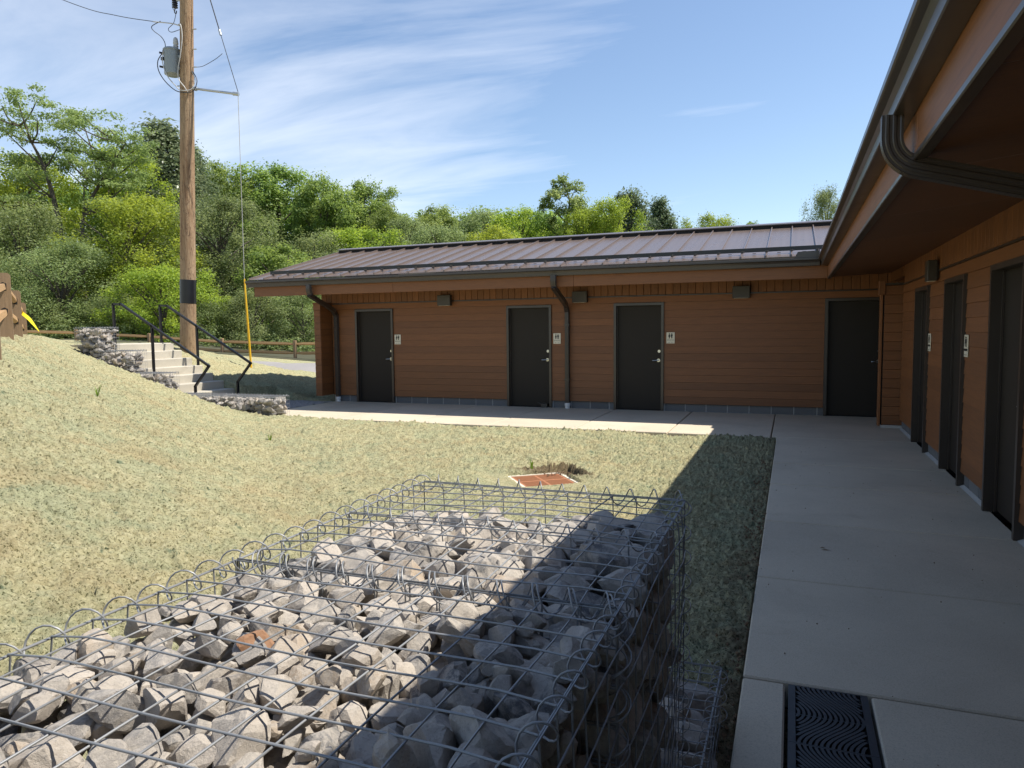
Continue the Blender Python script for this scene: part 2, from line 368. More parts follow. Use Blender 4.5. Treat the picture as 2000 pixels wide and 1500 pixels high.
def m_pole(b, o):
    v = geo_coords((7, 7, 0.5)); n = noise(v, 3, 7, 0.75, 0.8); n2_ = noise(geo_coords((4, 4, 1.6)), 2.4, 7, 0.8, 1.5); n3 = noise(geo_coords((1, 1, 0.3)), 1.3, 3)
    c = ramp(n, [(0.34, (0.07, 0.032, 0.016)), (0.46, (0.28, 0.165, 0.085)), (0.66, (0.46, 0.32, 0.19))])
    c = mixc(math_('MULTIPLY', ramp(n3, [(0.42, (0, 0, 0)), (0.66, (1, 1, 1))]), 0.5), c, (0.38, 0.27, 0.165), 'MIX')
    c = mixc(math_('MULTIPLY', ramp(n2_, [(0.54, (0, 0, 0)), (0.64, (1, 1, 1))]), 0.8), c, (0.08, 0.038, 0.020))
    L(c, b.inputs['Base Color']); b.inputs['Roughness'].default_value = 0.85; bump(b, math_('ADD', n, n2_), 0.9, 0.02)
POLE = mat('treated pole wood', m_pole)
def m_timber(b, o, base=(0.27, 0.175, 0.095), scale=(8, 8, 0.8)):
    v = coords(scale); n = noise(v, 4, 6, 0.65, 0.5)
    L(hsv(mixc(n, tuple(x*0.65 for x in base), tuple(x*1.25 for x in base)), math_('MULTIPLY_ADD', objrand(), 0.25, 0.87)), b.inputs['Base Color']); b.inputs['Roughness'].default_value = 0.8; bump(b, n, 0.4, 0.01)
TIMBER = mat('fence timber weathered', m_timber)
RAILW = mat('fence rail fresh', m_timber, base=(0.42, 0.255, 0.115), scale=(1, 1, 8))
def m_leaf(b, o, base=(0.06, 0.115, 0.022), dark=(0.03, 0.065, 0.014), lite=(0.12, 0.185, 0.035), trans=0.34, rough=0.5):
    a = N('ShaderNodeAttribute', attribute_name='rnd'); r = a.outputs['Fac']
    c = ramp(r, [(0.0, dark), (0.5, base), (1.0, lite)])
    c = hsv(c, math_('MULTIPLY_ADD', objrand(), 0.28, 1.34), 1.0, math_('MULTIPLY_ADD', objrand(), 0.020, 0.490))
    L(c, b.inputs['Base Color']); b.inputs['Roughness'].default_value = rough; b.inputs['Specular IOR Level'].default_value = 0.35
    t = N('ShaderNodeBsdfTranslucent'); tcx = hsv(c, 1.6, 1.05, 0.487); L(tcx, t.inputs[0])
    mx = N('ShaderNodeMixShader'); mx.inputs[0].default_value = trans; L(b.outputs[0], mx.inputs[1]); L(t.outputs[0], mx.inputs[2]); L(mx.outputs[0], o.inputs[0])
LEAF_MAPLE = mat('leaves maple green', m_leaf, base=(0.130, 0.185, 0.046), dark=(0.070, 0.112, 0.028), lite=(0.205, 0.255, 0.075), trans=0.50)
LEAF_LIME = mat('leaves lime', m_leaf, base=(0.165, 0.215, 0.034), dark=(0.100, 0.155, 0.020), lite=(0.235, 0.290, 0.042), trans=0.50)
LEAF_WILLOW = mat('leaves grey green', m_leaf, base=(0.130, 0.165, 0.062), dark=(0.072, 0.098, 0.036), lite=(0.195, 0.230, 0.100), trans=0.48)
LEAF_LOCUST = mat('leaves locust', m_leaf, base=(0.145, 0.190, 0.065), dark=(0.09, 0.130, 0.042), lite=(0.20, 0.24, 0.095), trans=0.50)
LEAF_POPLAR = mat('leaves poplar dark glossy', m_leaf, base=(0.120, 0.155, 0.078), dark=(0.065, 0.090, 0.045), lite=(0.215, 0.240, 0.150), trans=0.40, rough=0.35)
LEAF_CEDAR = mat('leaves dark blue green', m_leaf, base=(0.088, 0.120, 0.060), dark=(0.048, 0.070, 0.036), lite=(0.14, 0.175, 0.09), trans=0.38)
def m_bark(b, o):
    v = geo_coords((4, 4, 0.8)); n = noise(v, 4, 6, 0.7, 0.5); L(mixc(n, (0.035, 0.028, 0.022), (0.14, 0.115, 0.09)), b.inputs['Base Color']); b.inputs['Roughness'].default_value = 0.9; bump(b, n, 0.6, 0.02)
BARK = mat('tree bark', m_bark)
def m_forest(b, o):
    n = noise(geo_coords(), 0.5, 5, 0.7); L(mixc(n, (0.03, 0.045, 0.018), (0.09, 0.075, 0.045)), b.inputs['Base Color']); b.inputs['Roughness'].default_value = 1
LITTER = mat('woodland floor', m_forest)

# ------------------------------------------------------------------ ground
def sst(a, b, x):
    t = np.clip((x-a)/(b-a), 0, 1); return t*t*(3-2*t)
def rampf(d, s, soft): return s*(np.sqrt(d*d+soft*soft)+d)/2
def smin(a, b, k): h = np.clip(0.5+0.5*(b-a)/k, 0, 1); return b*(1-h)+a*h-k*h*(1-h)
def ground_z(x, y):
    x = np.asarray(x, float); y = np.asarray(y, float)
    dyy = 11.3-np.minimum(y, 13); xt = smin(-10.0+0.95*dyy, -2.6+0*x, 1.6)
    sl = 0.29+0.05*sst(0.5, 4, dyy)
    h1 = smin(rampf(xt-x, sl, 0.9), 1.72, 0.22)
    hg = rampf(2.4-y, 0.26, 0.9)*sst(-0.9, -1.6, x); h1 = np.maximum(h1, smin(hg, 1.3, 0.3))+0*x
    xt2 = -10.8-0.35*(y-14)
    cap = 1.46-0.96*sst(15.2, 18.6, y)+0.10*np.clip(-18-x, 0, 10)*sst(17, 21, y)
    h2 = smin(rampf(xt2-x, 0.29, 0.6), cap, 0.2)
    w = sst(12.0, 13.5, y)
    z = h1*(1-w)+h2*w-0.045
    far = sst(40, 120, y); z = z*(1-far)+0.4*far
    return z
PIT_C = (-2.665, 7.83); PIT_A = math.radians(38)
def pit_local(x, y):
    c, s = math.cos(PIT_A), math.sin(PIT_A); dx_, dy_ = x-PIT_C[0], y-PIT_C[1]
    return dx_*c+dy_*s, -dx_*s+dy_*c
def carve(x, y, z):
    # footings, stairs, baskets, walk: the soil is lower there
    def inside(x0, x1, y0, y1): return (x > x0) & (x < x1) & (y > y0) & (y < y1)
    z = np.where(inside(-1.19, -0.28, -1.5, 3.0), np.minimum(z, 0.0)-0.25, z)
    z = np.where(inside(-14.2, -11.66, 11.83, 13.48), -0.25, z)
    z = np.where(inside(-14.56, -9.42, 11.26, 11.86), z-0.5, z)
    z = np.where(inside(-10.32, 3.0, 11.62, 40), -0.16, z)
    z = np.where(inside(-0.19, 12.0, -30, 40), -0.16, z)
    z = np.where(inside(-12.1, -10.31, 11.62, 14.7), np.minimum(z, -0.03), z)
    u, v = pit_local(x, y)
    # square pit round the area drain, reaching back a little past it
    near_ = sst(0.9, 0.45, np.maximum(np.abs(u), np.abs(v))); z = z-near_*(np.maximum(z+0.060, 0))*sst(0.35, -0.2, u+v)
    m_ = sst(0.20, 0.92, u+v)*(u < 0.54)*(v < 0.54)*(u > -0.30)*(v > -0.30)
    z = z*(1-m_)+(-0.120+0.02*(vnoise(x*22, y*22, 31)-0.5))*m_
    z = np.where((np.abs(u) < 0.335) & (np.abs(v) < 0.335), -0.19, z)
    return z
def graded(a, segs):
    out = [a]
    for b, st0, st1 in segs:
        L_ = b-out[-1]; pos = out[-1]
        while pos < b-1e-6:
            t = (pos-(b-L_))/L_; pos += st0+(st1-st0)*t; out.append(min(pos, b))
    return np.unique(np.round(out, 5))
def make_ground():
    xs = graded(-400, [(-60, 40, 6), (-22, 3, 0.5), (-14.6, 0.4, 0.055), (-4.2, 0.055, 0.030), (-0.2, 0.022, 0.014)])
    xs = np.concatenate([xs, graded(-0.2, [(-0.185, 0.015, 0.015), (8, 1.0, 1.0), (400, 1, 80)])[1:]])
    ys = graded(-300, [(-12, 60, 3), (-1, 1.5, 0.3), (0.9, 0.2, 0.03), (4, 0.014, 0.016), (11.61, 0.020, 0.042), (15.5, 0.05, 0.07), (26, 0.09, 0.2), (60, 0.8, 3), (700, 4, 120)])
    X, Y = np.meshgrid(xs, ys); Z = ground_z(X, Y)
    amp = sst(-20, -13, X)*sst(24, 16, Y)*sst(-2, 0, Y)
    n_a = vnoise(X*1.1, Y*1.1, 1)-0.5; n_b = vnoise(X*7, Y*7, 2)-0.5; n_c = vnoise(X*17, Y*17, 3); n_d = vnoise(X*34, Y*34, 4)
    n_e = vnoise(X*38+3*n_b, Y*38+2*n_a, 14); n_f = vnoise(X*71+0.6*Y, Y*71, 16); n_g = vnoise(X*125, Y*125-X*9, 18)
    clump = np.maximum(n_c-0.35, 0)*1.1
    patch = sst(0.30, 0.65, vnoise(X*2.3, Y*2.3, 9))
    far_ = sst(3, 12, np.hypot(X, Y))
    D = 0.05*n_a+0.030*n_b+(0.012+0.010*patch)*clump+(0.026+0.022*far_)*(n_e-0.5)+(0.032+0.026*far_)*(n_f-0.5)+0.017*(n_g-0.5)+RNG.normal(0, 0.0035, X.shape)*(1+3.0*far_)
    Z = Z+D*amp
    Z = carve(X, Y, Z)
    u, v = pit_local(X, Y)
    soil = np.maximum(sst(0.30, 0.03, -0.2-X)*(X > -0.7)*(0.25+0.5*sst(0.35, 0.6, vnoise(X*5, Y*5, 11)))*(0.35+0.65*sst(7, 3, Y)), 0)
    soil = np.maximum(soil, sst(0.1, 0.5, u+v)*((u > -0.36) & (u < 0.57) & (v > -0.36) & (v < 0.57))*0.8)
    soil = np.maximum(soil, sst(26, 30, Y)); soil = np.maximum(soil, 0)
    nx, ny = len(xs), len(ys); I = np.arange(nx*ny).reshape(ny, nx)
    Q = np.stack([I[:-1, :-1], I[:-1, 1:], I[1:, 1:], I[1:, :-1]], -1).reshape(-1, 4)
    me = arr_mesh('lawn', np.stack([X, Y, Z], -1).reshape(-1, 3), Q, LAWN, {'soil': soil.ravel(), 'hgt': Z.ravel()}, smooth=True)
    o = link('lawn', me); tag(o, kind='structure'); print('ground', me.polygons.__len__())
make_ground()
def sheet(name, pts_fn, nu, nv, m, kind='structure', smooth=True):
    U, V = np.meshgrid(np.linspace(0, 1, nu), np.linspace(0, 1, nv)); X, Y, Z = pts_fn(U, V)
    I = np.arange(nu*nv).reshape(nv, nu); Q = np.stack([I[:-1, :-1], I[:-1, 1:], I[1:, 1:], I[1:, :-1]], -1).reshape(-1, 4)
    return tag(link(name, arr_mesh(name, np.stack([X, Y, Z], -1).reshape(-1, 3), Q, m, smooth=smooth)), kind=kind)
def road_pts(U, V):
    X = -30+U*24; mid = 20.6+0.40*(X+17); Y = mid+(V-0.5)*(5.2+0.8*vnoise(X*1.5, V*0, 5))
    Z = ground_z(X, Y)-0.02+0.10*np.sin(np.pi*V)**0.6+0.012*vnoise(X*9, Y*9, 6); return X, Y, Z
sheet('gravel_road', road_pts, 160, 40, GRAVEL)
def pad_pts(U, V):
    X = -12.0+U*1.68; Y = 12.04+V*2.62; return X, Y, -0.028+0.030*vnoise(X*16, Y*16, 8)+0.10*sst(-11.2, -12, X)*0
sheet('gravel_path', pad_pts, 70, 90, GRAVEL, smooth=False)
def litter_pts(U, V):
    X = -70+U*120; Y = 24.6+0.42*np.clip(X+18, -40, 30)+V*70; return X, Y, ground_z(X, Y)+0.015+0.25*V*vnoise(X*.6, Y*.6, 15)
sheet('woodland_floor', litter_pts, 80, 50, LITTER)

# ------------------------------------------------------------------ walkway slabs
def walkway():
    root = empty('walkway', (-0.2, 11.6, 0)); tag(root, kind='structure')
    g = 0.018
    def slab(x0, x1, y0, y1, m=CONC): MB().bbox(x0+g/2, x1-g/2, y0+g/2, y1-g/2, -0.13, random.uniform(-0.003, 0.001), 0.008).build('slab', m, root)
    bx = [-10.25, -9.62, -8.07, -6.52, -4.96, -3.40, -1.84, -0.27]
    for a, b_ in zip(bx[:-1], bx[1:]): slab(a, b_, 11.6, 14.705)
    slab(-0.27, 1.70, 11.6, 14.705, CONCX)
    slab(1.70, 2.4, 12.2, 14.705, CONCX)
    for a, b_ in ((3.51, 5.0), (5.0, 6.51), (6.51, 8.1), (8.1, 9.36), (9.36, 11.6)): slab(-0.2, 1.695, a, b_, CONCX)
    slab(-0.2, 0.006, -2.2, 3.51); slab(0.351, 1.695, -2.2, 3.51, CONCX); slab(-0.2, 1.695, -4, -2.2)
    MB().box(-10.2, -0.28, 11.63, 14.70, -0.14, -0.05).build('joint_filler', DARK, root)
    MB().box(-0.19, 1.69, 3.53, 14.6, -0.14, -0.05).build('joint_filler', DARK, root)
    MB().box(-0.18, 0.0, -2, 3.53, -0.14, -0.05).build('joint_filler', DARK, root)
walkway()

# ------------------------------------------------------------------ building
YB, XR = 14.66, 1.65
def lever(mb, x, y, z, ax):
    pass
def building():
    R = empty('restroom_building', (-4.5, 14.7, 0), 'long brown wood-clad restroom building with two wings meeting in a corner and a metal roof', 'building')
    # backing walls (kept dark behind the board gaps) -- doors are openings left between pieces
    doors_b = [(-9.64, -8.62), (-5.79, -4.77), (-3.42, -2.40), (0.565, 1.60)]
    doors_r = [(4.40, 5.42), (6.49, 7.51), (8.56, 9.58), (10.68, 11.70)]
    TOPZ = 2.185; SB = 0.150; BAND = 2.315
    segs = []; x = -10.30
    for a, b_ in doors_b: segs.append((x, a)); x = b_
    segs.append((x, 2.35))
    w = MB()
    for a, b_ in segs: w.box(a, b_, YB+0.055, YB+0.25, -0.1, TOPZ)
    w.box(-10.58, 2.6, YB+0.055, YB+0.25, TOPZ, 2.75)
    w.box(-10.30, 2.6, YB+0.25, YB+5.5, -0.1, 2.75)
    w.build('wall', DARK, R)
    wr = MB(); y = -4.0; segr = []
    for a, b_ in doors_r: segr.append((y, a)); y = b_
    segr.append((y, 13.12))
    for a, b_ in segr: wr.box(XR+0.055, XR+0.25, a, b_, -0.1, TOPZ)
    wr.box(XR+0.055, XR+0.25, -4, 13.12, TOPZ, 2.72); wr.box(XR+0.25, XR+5, -4, 13.12, -0.1, 2.72)
    wr.build('wall', DARK, R)
    # horizontal boards: 15 courses, each board lapped over the one below
    n = 15; hgt = (BAND-SB)/n
    def board_x(x0, x1, z0, z1, yf=YB):
        g = 0.0028
        MB().hexa([(x0, yf-0.001, z0+g), (x1, yf-0.001, z0+g), (x1, yf+0.05, z0+g), (x0, yf+0.05, z0+g),
                   (x0, yf+0.0065, z1), (x1, yf+0.0065, z1), (x1, yf+0.05, z1), (x0, yf+0.05, z1)]).build('siding_board', WOODX, R)
    def board_y(y0, y1, z0, z1, xf=XR):
        g = 0.0028
        MB().hexa([(xf-0.001, y0, z0+g), (xf+0.05, y0, z0+g), (xf+0.05, y1, z0+g), (xf-0.001, y1, z0+g),
                   (xf+0.0065, y0, z1), (xf+0.05, y0, z1), (xf+0.05, y1, z1), (xf+0.0065, y1, z1)]).build('siding_board', WOODY, R)
    for k in range(n):
        z0 = SB+k*hgt; z1 = z0+hgt
        if z0+0.02 < TOPZ and k < n-1:
            if k == n-2: z1 = TOPZ+0.003
            for a, b_ in segs: board_x(a+0.002, b_-0.002, z0, z1)
            for a, b_ in segr:
                if b_ > 3.0: board_y(max(a, 2.5)+0.002, b_-0.002, z0, z1)
        else:
            board_x(-10.30, 2.35, max(z0, TOPZ+0.004), z1)
            board_y(2.5, 13.12, max(z0, TOPZ+0.004), z1)
    # trim groove and vertical boards above it
    MB().box(-10.585, 2.5, YB-0.012, YB+0.05, BAND+0.004, BAND+0.022).build('trim_strip', BRONZE, R)
    MB().box(XR-0.012, XR+0.05, 2.5, 13.12, BAND+0.004, BAND+0.022).build('trim_strip', BRONZE, R)
    sw = 0.1467; z0v, z1v = BAND+0.028, 2.66
    mv = MB().bbox(0.003, sw-0.003, -0.001, 0.045, z0v, z1v, 0.004).mesh('vertical_board', WOODZ)
    k = 0; xx = -10.585
    while xx < 2.3: link('vertical_board', mv, R, (xx, YB, 0)); xx += sw
    mvy = MB().bbox(-0.001, 0.045, 0.003, sw-0.003, z0v, z1v, 0.004).mesh('vertical_board', WOODZ)
    yy = 4.2
    while yy < 13.0: link('vertical_board', mvy, R, (XR, yy, 0)); yy += sw
    # foundation blocks
    bw = 0.4064; mbk = MB().bbox(0.006, bw-0.009, 0, 0.05, -0.02, SB-0.004, 0.004).mesh('foundation_block', BLOCK)
    for a, b_ in segs[:-1]+[(1.60, 2.35)]:
        xx = a+0.02
        while xx < b_-0.05:
            if b_-xx >= bw: link('foundation_block', mbk, R, (xx, YB+0.035, 0))
            else: MB().bbox(xx+0.006, b_-0.004, YB+0.035, YB+0.085, -0.02, SB-0.004, 0.004).build('foundation_block', BLOCK, R)
            xx += bw
        MB().box(a, b_, YB+0.042, YB+0.054, -0.02, SB-0.006).build('mortar_joint', MORTAR, R)
    mbr = MB().bbox(0, 0.05, 0.006, bw-0.006, -0.02, SB-0.004, 0.004).mesh('foundation_block', BLOCK)
    for a, b_ in segr:
        if b_ < 3: continue
        yy = max(a, 2.5)+0.02
        while yy < b_-0.05:
            if b_-yy >= bw: link('foundation_block', mbr, R, (XR+0.035, yy, 0))
            else: MB().bbox(XR+0.035, XR+0.085, yy+0.006, b_-0.004, -0.02, SB-0.004, 0.004).build('foundation_block', BLOCK, R)
            yy += bw
        MB().box(XR+0.042, XR+0.054, max(a, 2.5), b_, -0.02, SB-0.006).build('mortar_joint', MORTAR, R)
        MB().prism([(XR-0.005, 0.0), (XR+0.036, 0.0), (XR+0.036, 0.018)], 'y', max(a, 2.5), b_).build('sealant_bead', MORTAR, R)
    # doors
    def door_x(a, b_, dark=False):
        yf = YB-0.03
        leaf = MB().bbox(a+0.052, b_-0.052, yf+0.105, yf+0.15, 0.012, TOPZ-0.052, 0.003).build('door', DOORM, R)
        f = MB(); f.box(a, a+0.05, yf, yf+0.2, 0.0, TOPZ); f.box(b_-0.05, b_, yf, yf+0.2, 0.0, TOPZ); f.box(a+0.05, b_-0.05, yf, yf+0.2, TOPZ-0.05, TOPZ)
        f.box(a+0.05, a+0.066, yf+0.085, yf+0.103, 0.0, TOPZ-0.05); f.box(b_-0.066, b_-0.05, yf+0.085, yf+0.103, 0.0, TOPZ-0.05)
        f.build('door_frame', BRONZE, leaf)
        MB().box(a+0.051, b_-0.051, yf+0.04, yf+0.19, 0.0, 0.010).build('threshold', DARK, leaf)
        hx = b_-0.115; y0 = yf+0.105
        h = MB(); h.disc((hx, y0, 1.02), (0, -1, 0), 0.034, 0.012, 20); h.disc((hx, y0-0.01, 1.02), (0, -1, 0), 0.013, 0.04, 10)
        h.tube(smooth_path([(hx+0.012, y0-0.05, 1.02), (hx-0.03, y0-0.052, 1.02), (hx-0.09, y0-0.05, 1.018), (hx-0.12, y0-0.04, 1.016)], 3), 0.0105, 8)
        h.build('lever_handle', STEEL, leaf, smooth=True)
        MB().lathe((0, 0, 0), [(0.001, 0), (0.030, 0), (0.030, 0.012), (0.020, 0.020), (0.001, 0.021)], 18)
        d = MB(); d.disc((hx+0.012, y0, 1.205), (0, -1, 0), 0.029, 0.014, 18); d.disc((hx+0.012, y0-0.014, 1.205), (0, -1, 0), 0.018, 0.008, 14)
        d.build('deadbolt', STEEL, leaf, smooth=True)
        return leaf
    dl = [door_x(a, b_) for a, b_ in doors_b]
    st = MB(); st.box(-4.99, -4.86, YB-0.075, YB+0.06, 0.004, 0.085); st.tube([(-4.95, YB-0.05, 0.07), (-5.08, YB-0.05, 0.10)], 0.008, 6); st.build('door_holder', FIXT, dl[1])
    def door_y(a, b_):
        xf = XR-0.03
        leaf = MB().bbox(xf+0.105, xf+0.15, a+0.052, b_-0.052, 0.012, TOPZ-0.052, 0.003).build('door', DOORM, R)
        f = MB(); f.box(xf, xf+0.2, a, a+0.05, 0, TOPZ); f.box(xf, xf+0.2, b_-0.05, b_, 0, TOPZ); f.box(xf, xf+0.2, a+0.05, b_-0.05, TOPZ-0.05, TOPZ)
        f.box(xf+0.085, xf+0.103, a+0.05, a+0.066, 0, TOPZ-0.05); f.box(xf+0.085, xf+0.103, b_-0.066, b_-0.05, 0, TOPZ-0.05); f.build('door_frame', BRONZE, leaf)
        hy = a+0.115; x0 = xf+0.105
        h = MB(); h.disc((x0, hy, 1.02), (-1, 0, 0), 0.034, 0.012, 20); h.tube([(x0-0.01, hy, 1.02), (x0-0.05, hy, 1.02), (x0-0.052, hy+0.12, 1.018)], 0.0105, 8); h.build('lever_handle', STEEL, leaf, smooth=True)
        d = MB(); d.disc((x0, hy-0.012, 1.205), (-1, 0, 0), 0.029, 0.014, 18); d.build('deadbolt', STEEL, leaf, smooth=True)
    for a, b_ in doors_r[1:]: door_y(a, b_)
    # privacy wing walls
    g = (2.315-0.17)/15
    lw = MB().box(-10.46, -10.32, 14.22, YB+0.05, 0.16, 2.33).build('wing_wall', DARK, R)
    for k in range(15):
        MB().bbox(-10.475, -10.305, 14.20, 14.222, 0.16+k*g+0.002, 0.16+(k+1)*g-0.002, 0.003).build('siding_board', WOODX, lw)
        MB().bbox(-10.322, -10.303, 14.225, YB-0.002, 0.16+k*g+0.002, 0.16+(k+1)*g-0.002, 0.003).build('siding_board', WOODY, lw)
    MB().bbox(-10.50, -10.28, 14.185, YB-0.002, 2.318, 2.352, 0.004).build('cap', WOODX, lw)
    MB().bbox(-10.485, -10.29, 14.19, 14.215, 2.18, 2.316, 0.003).build('end_board', WOODX, lw)
    rw = MB().box(1.37, XR+0.3, 13.20, 13.30, 0.05, 2.32).build('wing_wall', DARK, R)
    for k in range(15):
        MB().bbox(1.395, XR+0.045, 13.178, 13.20, 0.05+k*0.1513+0.002, 0.05+(k+1)*0.1513-0.002, 0.003).build('siding_board', WOODX, rw)
    MB().bbox(1.335, 1.372, 13.17, 13.32, 0.03, 2.30, 0.004).build('end_board', WOODZ, rw)
    MB().bbox(1.31, 1.40, 13.15, 13.34, 2.17, 2.40, 0.004).build('end_cap', WOODZ, rw)
    MB().bbox(1.402, XR+0.04, 13.16, 13.33, 2.326, 2.36, 0.003).build('cap', BRONZE, rw)
    MB().box(1.38, XR+0.05, 13.16, 13.24, 0.0, 0.045).build('curb', MORTAR, rw)
    MB().box(2.30, 2.5, 13.12, YB+0.05, -0.1, 2.72).build('alcove_wall', WOODZ, R)
    MB().bbox(XR, XR+0.10, 13.12, YB-0.003, 2.46, 2.625, 0.003).build('header_board', WOODY, R)
    # soffits
    zf, zw = 2.4945, 2.612; YF, XF = 13.54, 0.55
    sy = (zw-zf)/(YB+0.02-YF); sx = (zw-zf)/(XR+0.02-XF)
    MB().add([(-11.6, YF, zf+0.012), (XF, YF, zf+0.012), (2.35, YF+1.8, zf+0.012+sy*1.8), (-11.6, YF+1.8, zf+0.012+sy*1.8)], [(0, 1, 2, 3)]).build('soffit', SOFW, R)
    for k in range(11):
        ya, yb_ = YF-1.78*(k+1), YF-1.78*k
        xa = XF; 
        if k == 0: vs = [(XF, ya, zf+0.012), (XF, yb_, zf+0.012), (XF+1.78, yb_+1.78, zf+0.012+sx*1.78), (XF+1.78, ya, zf+0.012+sx*1.78)]
        else: vs = [(XF, ya, zf+0.012), (XF, yb_-0.004, zf+0.012), (XF+1.78, yb_-0.004, zf+0.012+sx*1.78), (XF+1.78, ya, zf+0.012+sx*1.78)]
        MB().add(vs, [(0, 1, 2, 3)]).build('soffit', SOFW, R)
    # fascia boards with butt joints, metal drip angle below
    fx = [-11.62, -7.95, -3.95, XF]
    for a, b_ in zip(fx[:-1], fx[1:]): MB().bbox(a+0.002, b_-0.002, YF, YF+0.035, zf, 2.84, 0.003).build('fascia_board', WOODX, R)
    fy = [-6, -2.2, 0.9, 4.05, 8.3, YF+0.03]
    for a, b_ in zip(fy[:-1], fy[1:]): MB().bbox(XF, XF+0.035, a+0.002, b_-0.002, zf+0.012, 2.84, 0.003).build('fascia_board', WOODY, R)
    MB().prism([(XF-0.004, zf-0.012), (XF+0.002, zf-0.016), (XF+0.055, zf-0.010), (XF+0.060, zf+0.002), (XF+0.055, zf+0.011), (XF-0.004, zf+0.011)], 'y', -6, YF-0.01).build('drip_edge', BRONZE, R)
    # gutters: K profile (offset from fascia, height)
    prof = [(0.002, 2.705), (0.095, 2.705), (0.100, 2.712), (0.104, 2.760), (0.120, 2.790), (0.150, 2.800), (0.158, 2.806), (0.158, 2.838), (0.150, 2.850), (0.140, 2.846), (0.138, 2.815), (0.108, 2.800), (0.094, 2.770), (0.090, 2.718), (0.012, 2.718), (0.012, 2.845), (0.002, 2.845)]
    MB().prism([(YF-a, z) for a, z in prof], 'x', -11.74, XF-0.13).build('gutter', BRONZE, R)
    MB().prism([(XF-a, z) for a, z in prof], 'y', -6, YF-0.004).build('gutter', BRONZE, R)
    MB().prism([(YF-a, z) for a, z in [(0.0, 2.705), (0.097, 2.705), (0.104, 2.76), (0.155, 2.80), (0.157, 2.84), (0.0, 2.845)]], 'x', -11.745, -11.741).build('gutter_end_cap', BRONZE, R)
    MB().hexa([(0.02, 13.385, 2.846), (0.40, 13.385, 2.846), (0.40, 13.40, 2.846), (0.02, 13.40, 2.846), (0.07, 13.385, 2.945), (0.395, 13.385, 2.955), (0.395, 13.40, 2.955), (0.07, 13.40, 2.945)]).build('splash_guard', BRONZE, R)
    MB().hexa([(0.393, 13.0, 2.846), (0.407, 13.0, 2.846), (0.407, 13.384, 2.846), (0.393, 13.384, 2.846), (0.393, 13.05, 2.94), (0.407, 13.05, 2.94), (0.407, 13.384, 2.95), (0.393, 13.384, 2.95)]).build('splash_guard', BRONZE, R)
    # roof
    slope = 0.263; EY, EZ, RY = 13.41, 2.862, 17.2
    def rz(y): return EZ+slope*(y-EY)
    x = -11.65; pw = 0.4150
    while x < 3.0:
        x1 = x+pw; ya = EY if x < 0.42 else EY+(x-0.42)+0.03; yb2 = EY if x1 < 0.42 else EY+(x1-0.42)+0.03
        m = MB(); t = 0.012
        m.hexa([(x, ya, rz(ya)), (x1, yb2, rz(yb2)), (x1, RY, rz(RY)), (x, RY, rz(RY)), (x, ya, rz(ya)+t), (x1, yb2, rz(yb2)+t), (x1, RY, rz(RY)+t), (x, RY, rz(RY)+t)])
        s = 0.011; hh = 0.048
        m.hexa([(x-s, ya+0.002, rz(ya)+0.001), (x+s, ya+0.002, rz(ya)+0.001), (x+s, RY-0.02, rz(RY)), (x-s, RY-0.02, rz(RY)), (x-s, ya+0.002, rz(ya)+hh), (x+s, ya+0.002, rz(ya)+hh), (x+s, RY-0.02, rz(RY)+hh), (x-s, RY-0.02, rz(RY)+hh)])
        m.build('roof_panel', ROOF, R); x = x1
    MB().add([(-11.65, RY, rz(RY)), (6, RY, rz(RY)), (6, RY+3.9, EZ), (-11.65, RY+3.9, EZ)], [(0, 1, 2, 3)]).build('rear_roof', ROOF, R)
    MB().add([(-11.64, 13.56, 2.50), (-11.64, 13.56, 2.83), (-11.64, RY, rz(RY)-0.02), (-11.64, RY+3.7, 2.85), (-11.64, RY+3.7, 2.55), (-11.64, RY, rz(RY)-0.3)], [(0, 1, 2, 5), (5, 2, 3, 4)]).build('rake_fascia', WOODX, R)
    MB().add([(-10.58, YB+0.1, 2.6), (-10.58, RY, rz(RY)-0.02), (-10.58, RY+2.6, 2.6)], [(0, 1, 2)]).build('gable_wall', WOODX, R)
    MB().box(-10.30, -10.28, YB+0.3, YB+5.4, -0.1, 2.6).build('end_wall', WOODX, R)
    rc = MB(); z = rz(RY)
    rc.prism([(RY-0.22, z+0.030), (RY-0.22, z+0.050), (RY, z+0.105), (RY+0.2, z+0.06), (RY+0.2, z+0.018), (RY, z+0.085)], 'x', -11.67, 4)
    MB().prism([(RY-0.19, z-0.055), (RY-0.17, z-0.055), (RY-0.17, z+0.03), (RY-0.19, z+0.03)], 'x', -11.66, 4).build('ridge_closure', DARK, R)
    rc.build('ridge_cap', ROOF, R)
    # second wing's roof (seen only as the gutter edge from here)
    EX = 0.42
    MB().hexa([(EX, -6, 2.862), (EX, EY+0.0, 2.862), (EX+3.8, EY+3.8, 3.86), (EX+3.8, -6, 3.86), (EX, -6, 2.874), (EX, EY, 2.874), (EX+3.8, EY+3.8, 3.872), (EX+3.8, -6, 3.872)]).build('roof_panel', ROOF, R)
    MB().add([(EX+3.8, -6, 3.86), (EX+3.8, 17.2, 3.86), (EX+7.6, 17.2, 2.86), (EX+7.6, -6, 2.86)], [(0, 1, 2, 3)]).build('rear_roof', ROOF, R)
    # snow guard bar with clamps
    gy = EY+0.36; sg = MB(); sg.hexa([(-11.33, gy-0.012, rz(gy)+0.050), (0.9, gy-0.012, rz(gy)+0.050), (0.9, gy+0.006, rz(gy)+0.054), (-11.33, gy+0.006, rz(gy)+0.054), (-11.33, gy-0.012, rz(gy)+0.125), (0.9, gy-0.012, rz(gy)+0.125), (0.9, gy+0.006, rz(gy)+0.127), (-11.33, gy+0.006, rz(gy)+0.127)])
    bar = sg.build('snow_guard', BLACK, R)  # black paints in the shade on the bar's front face
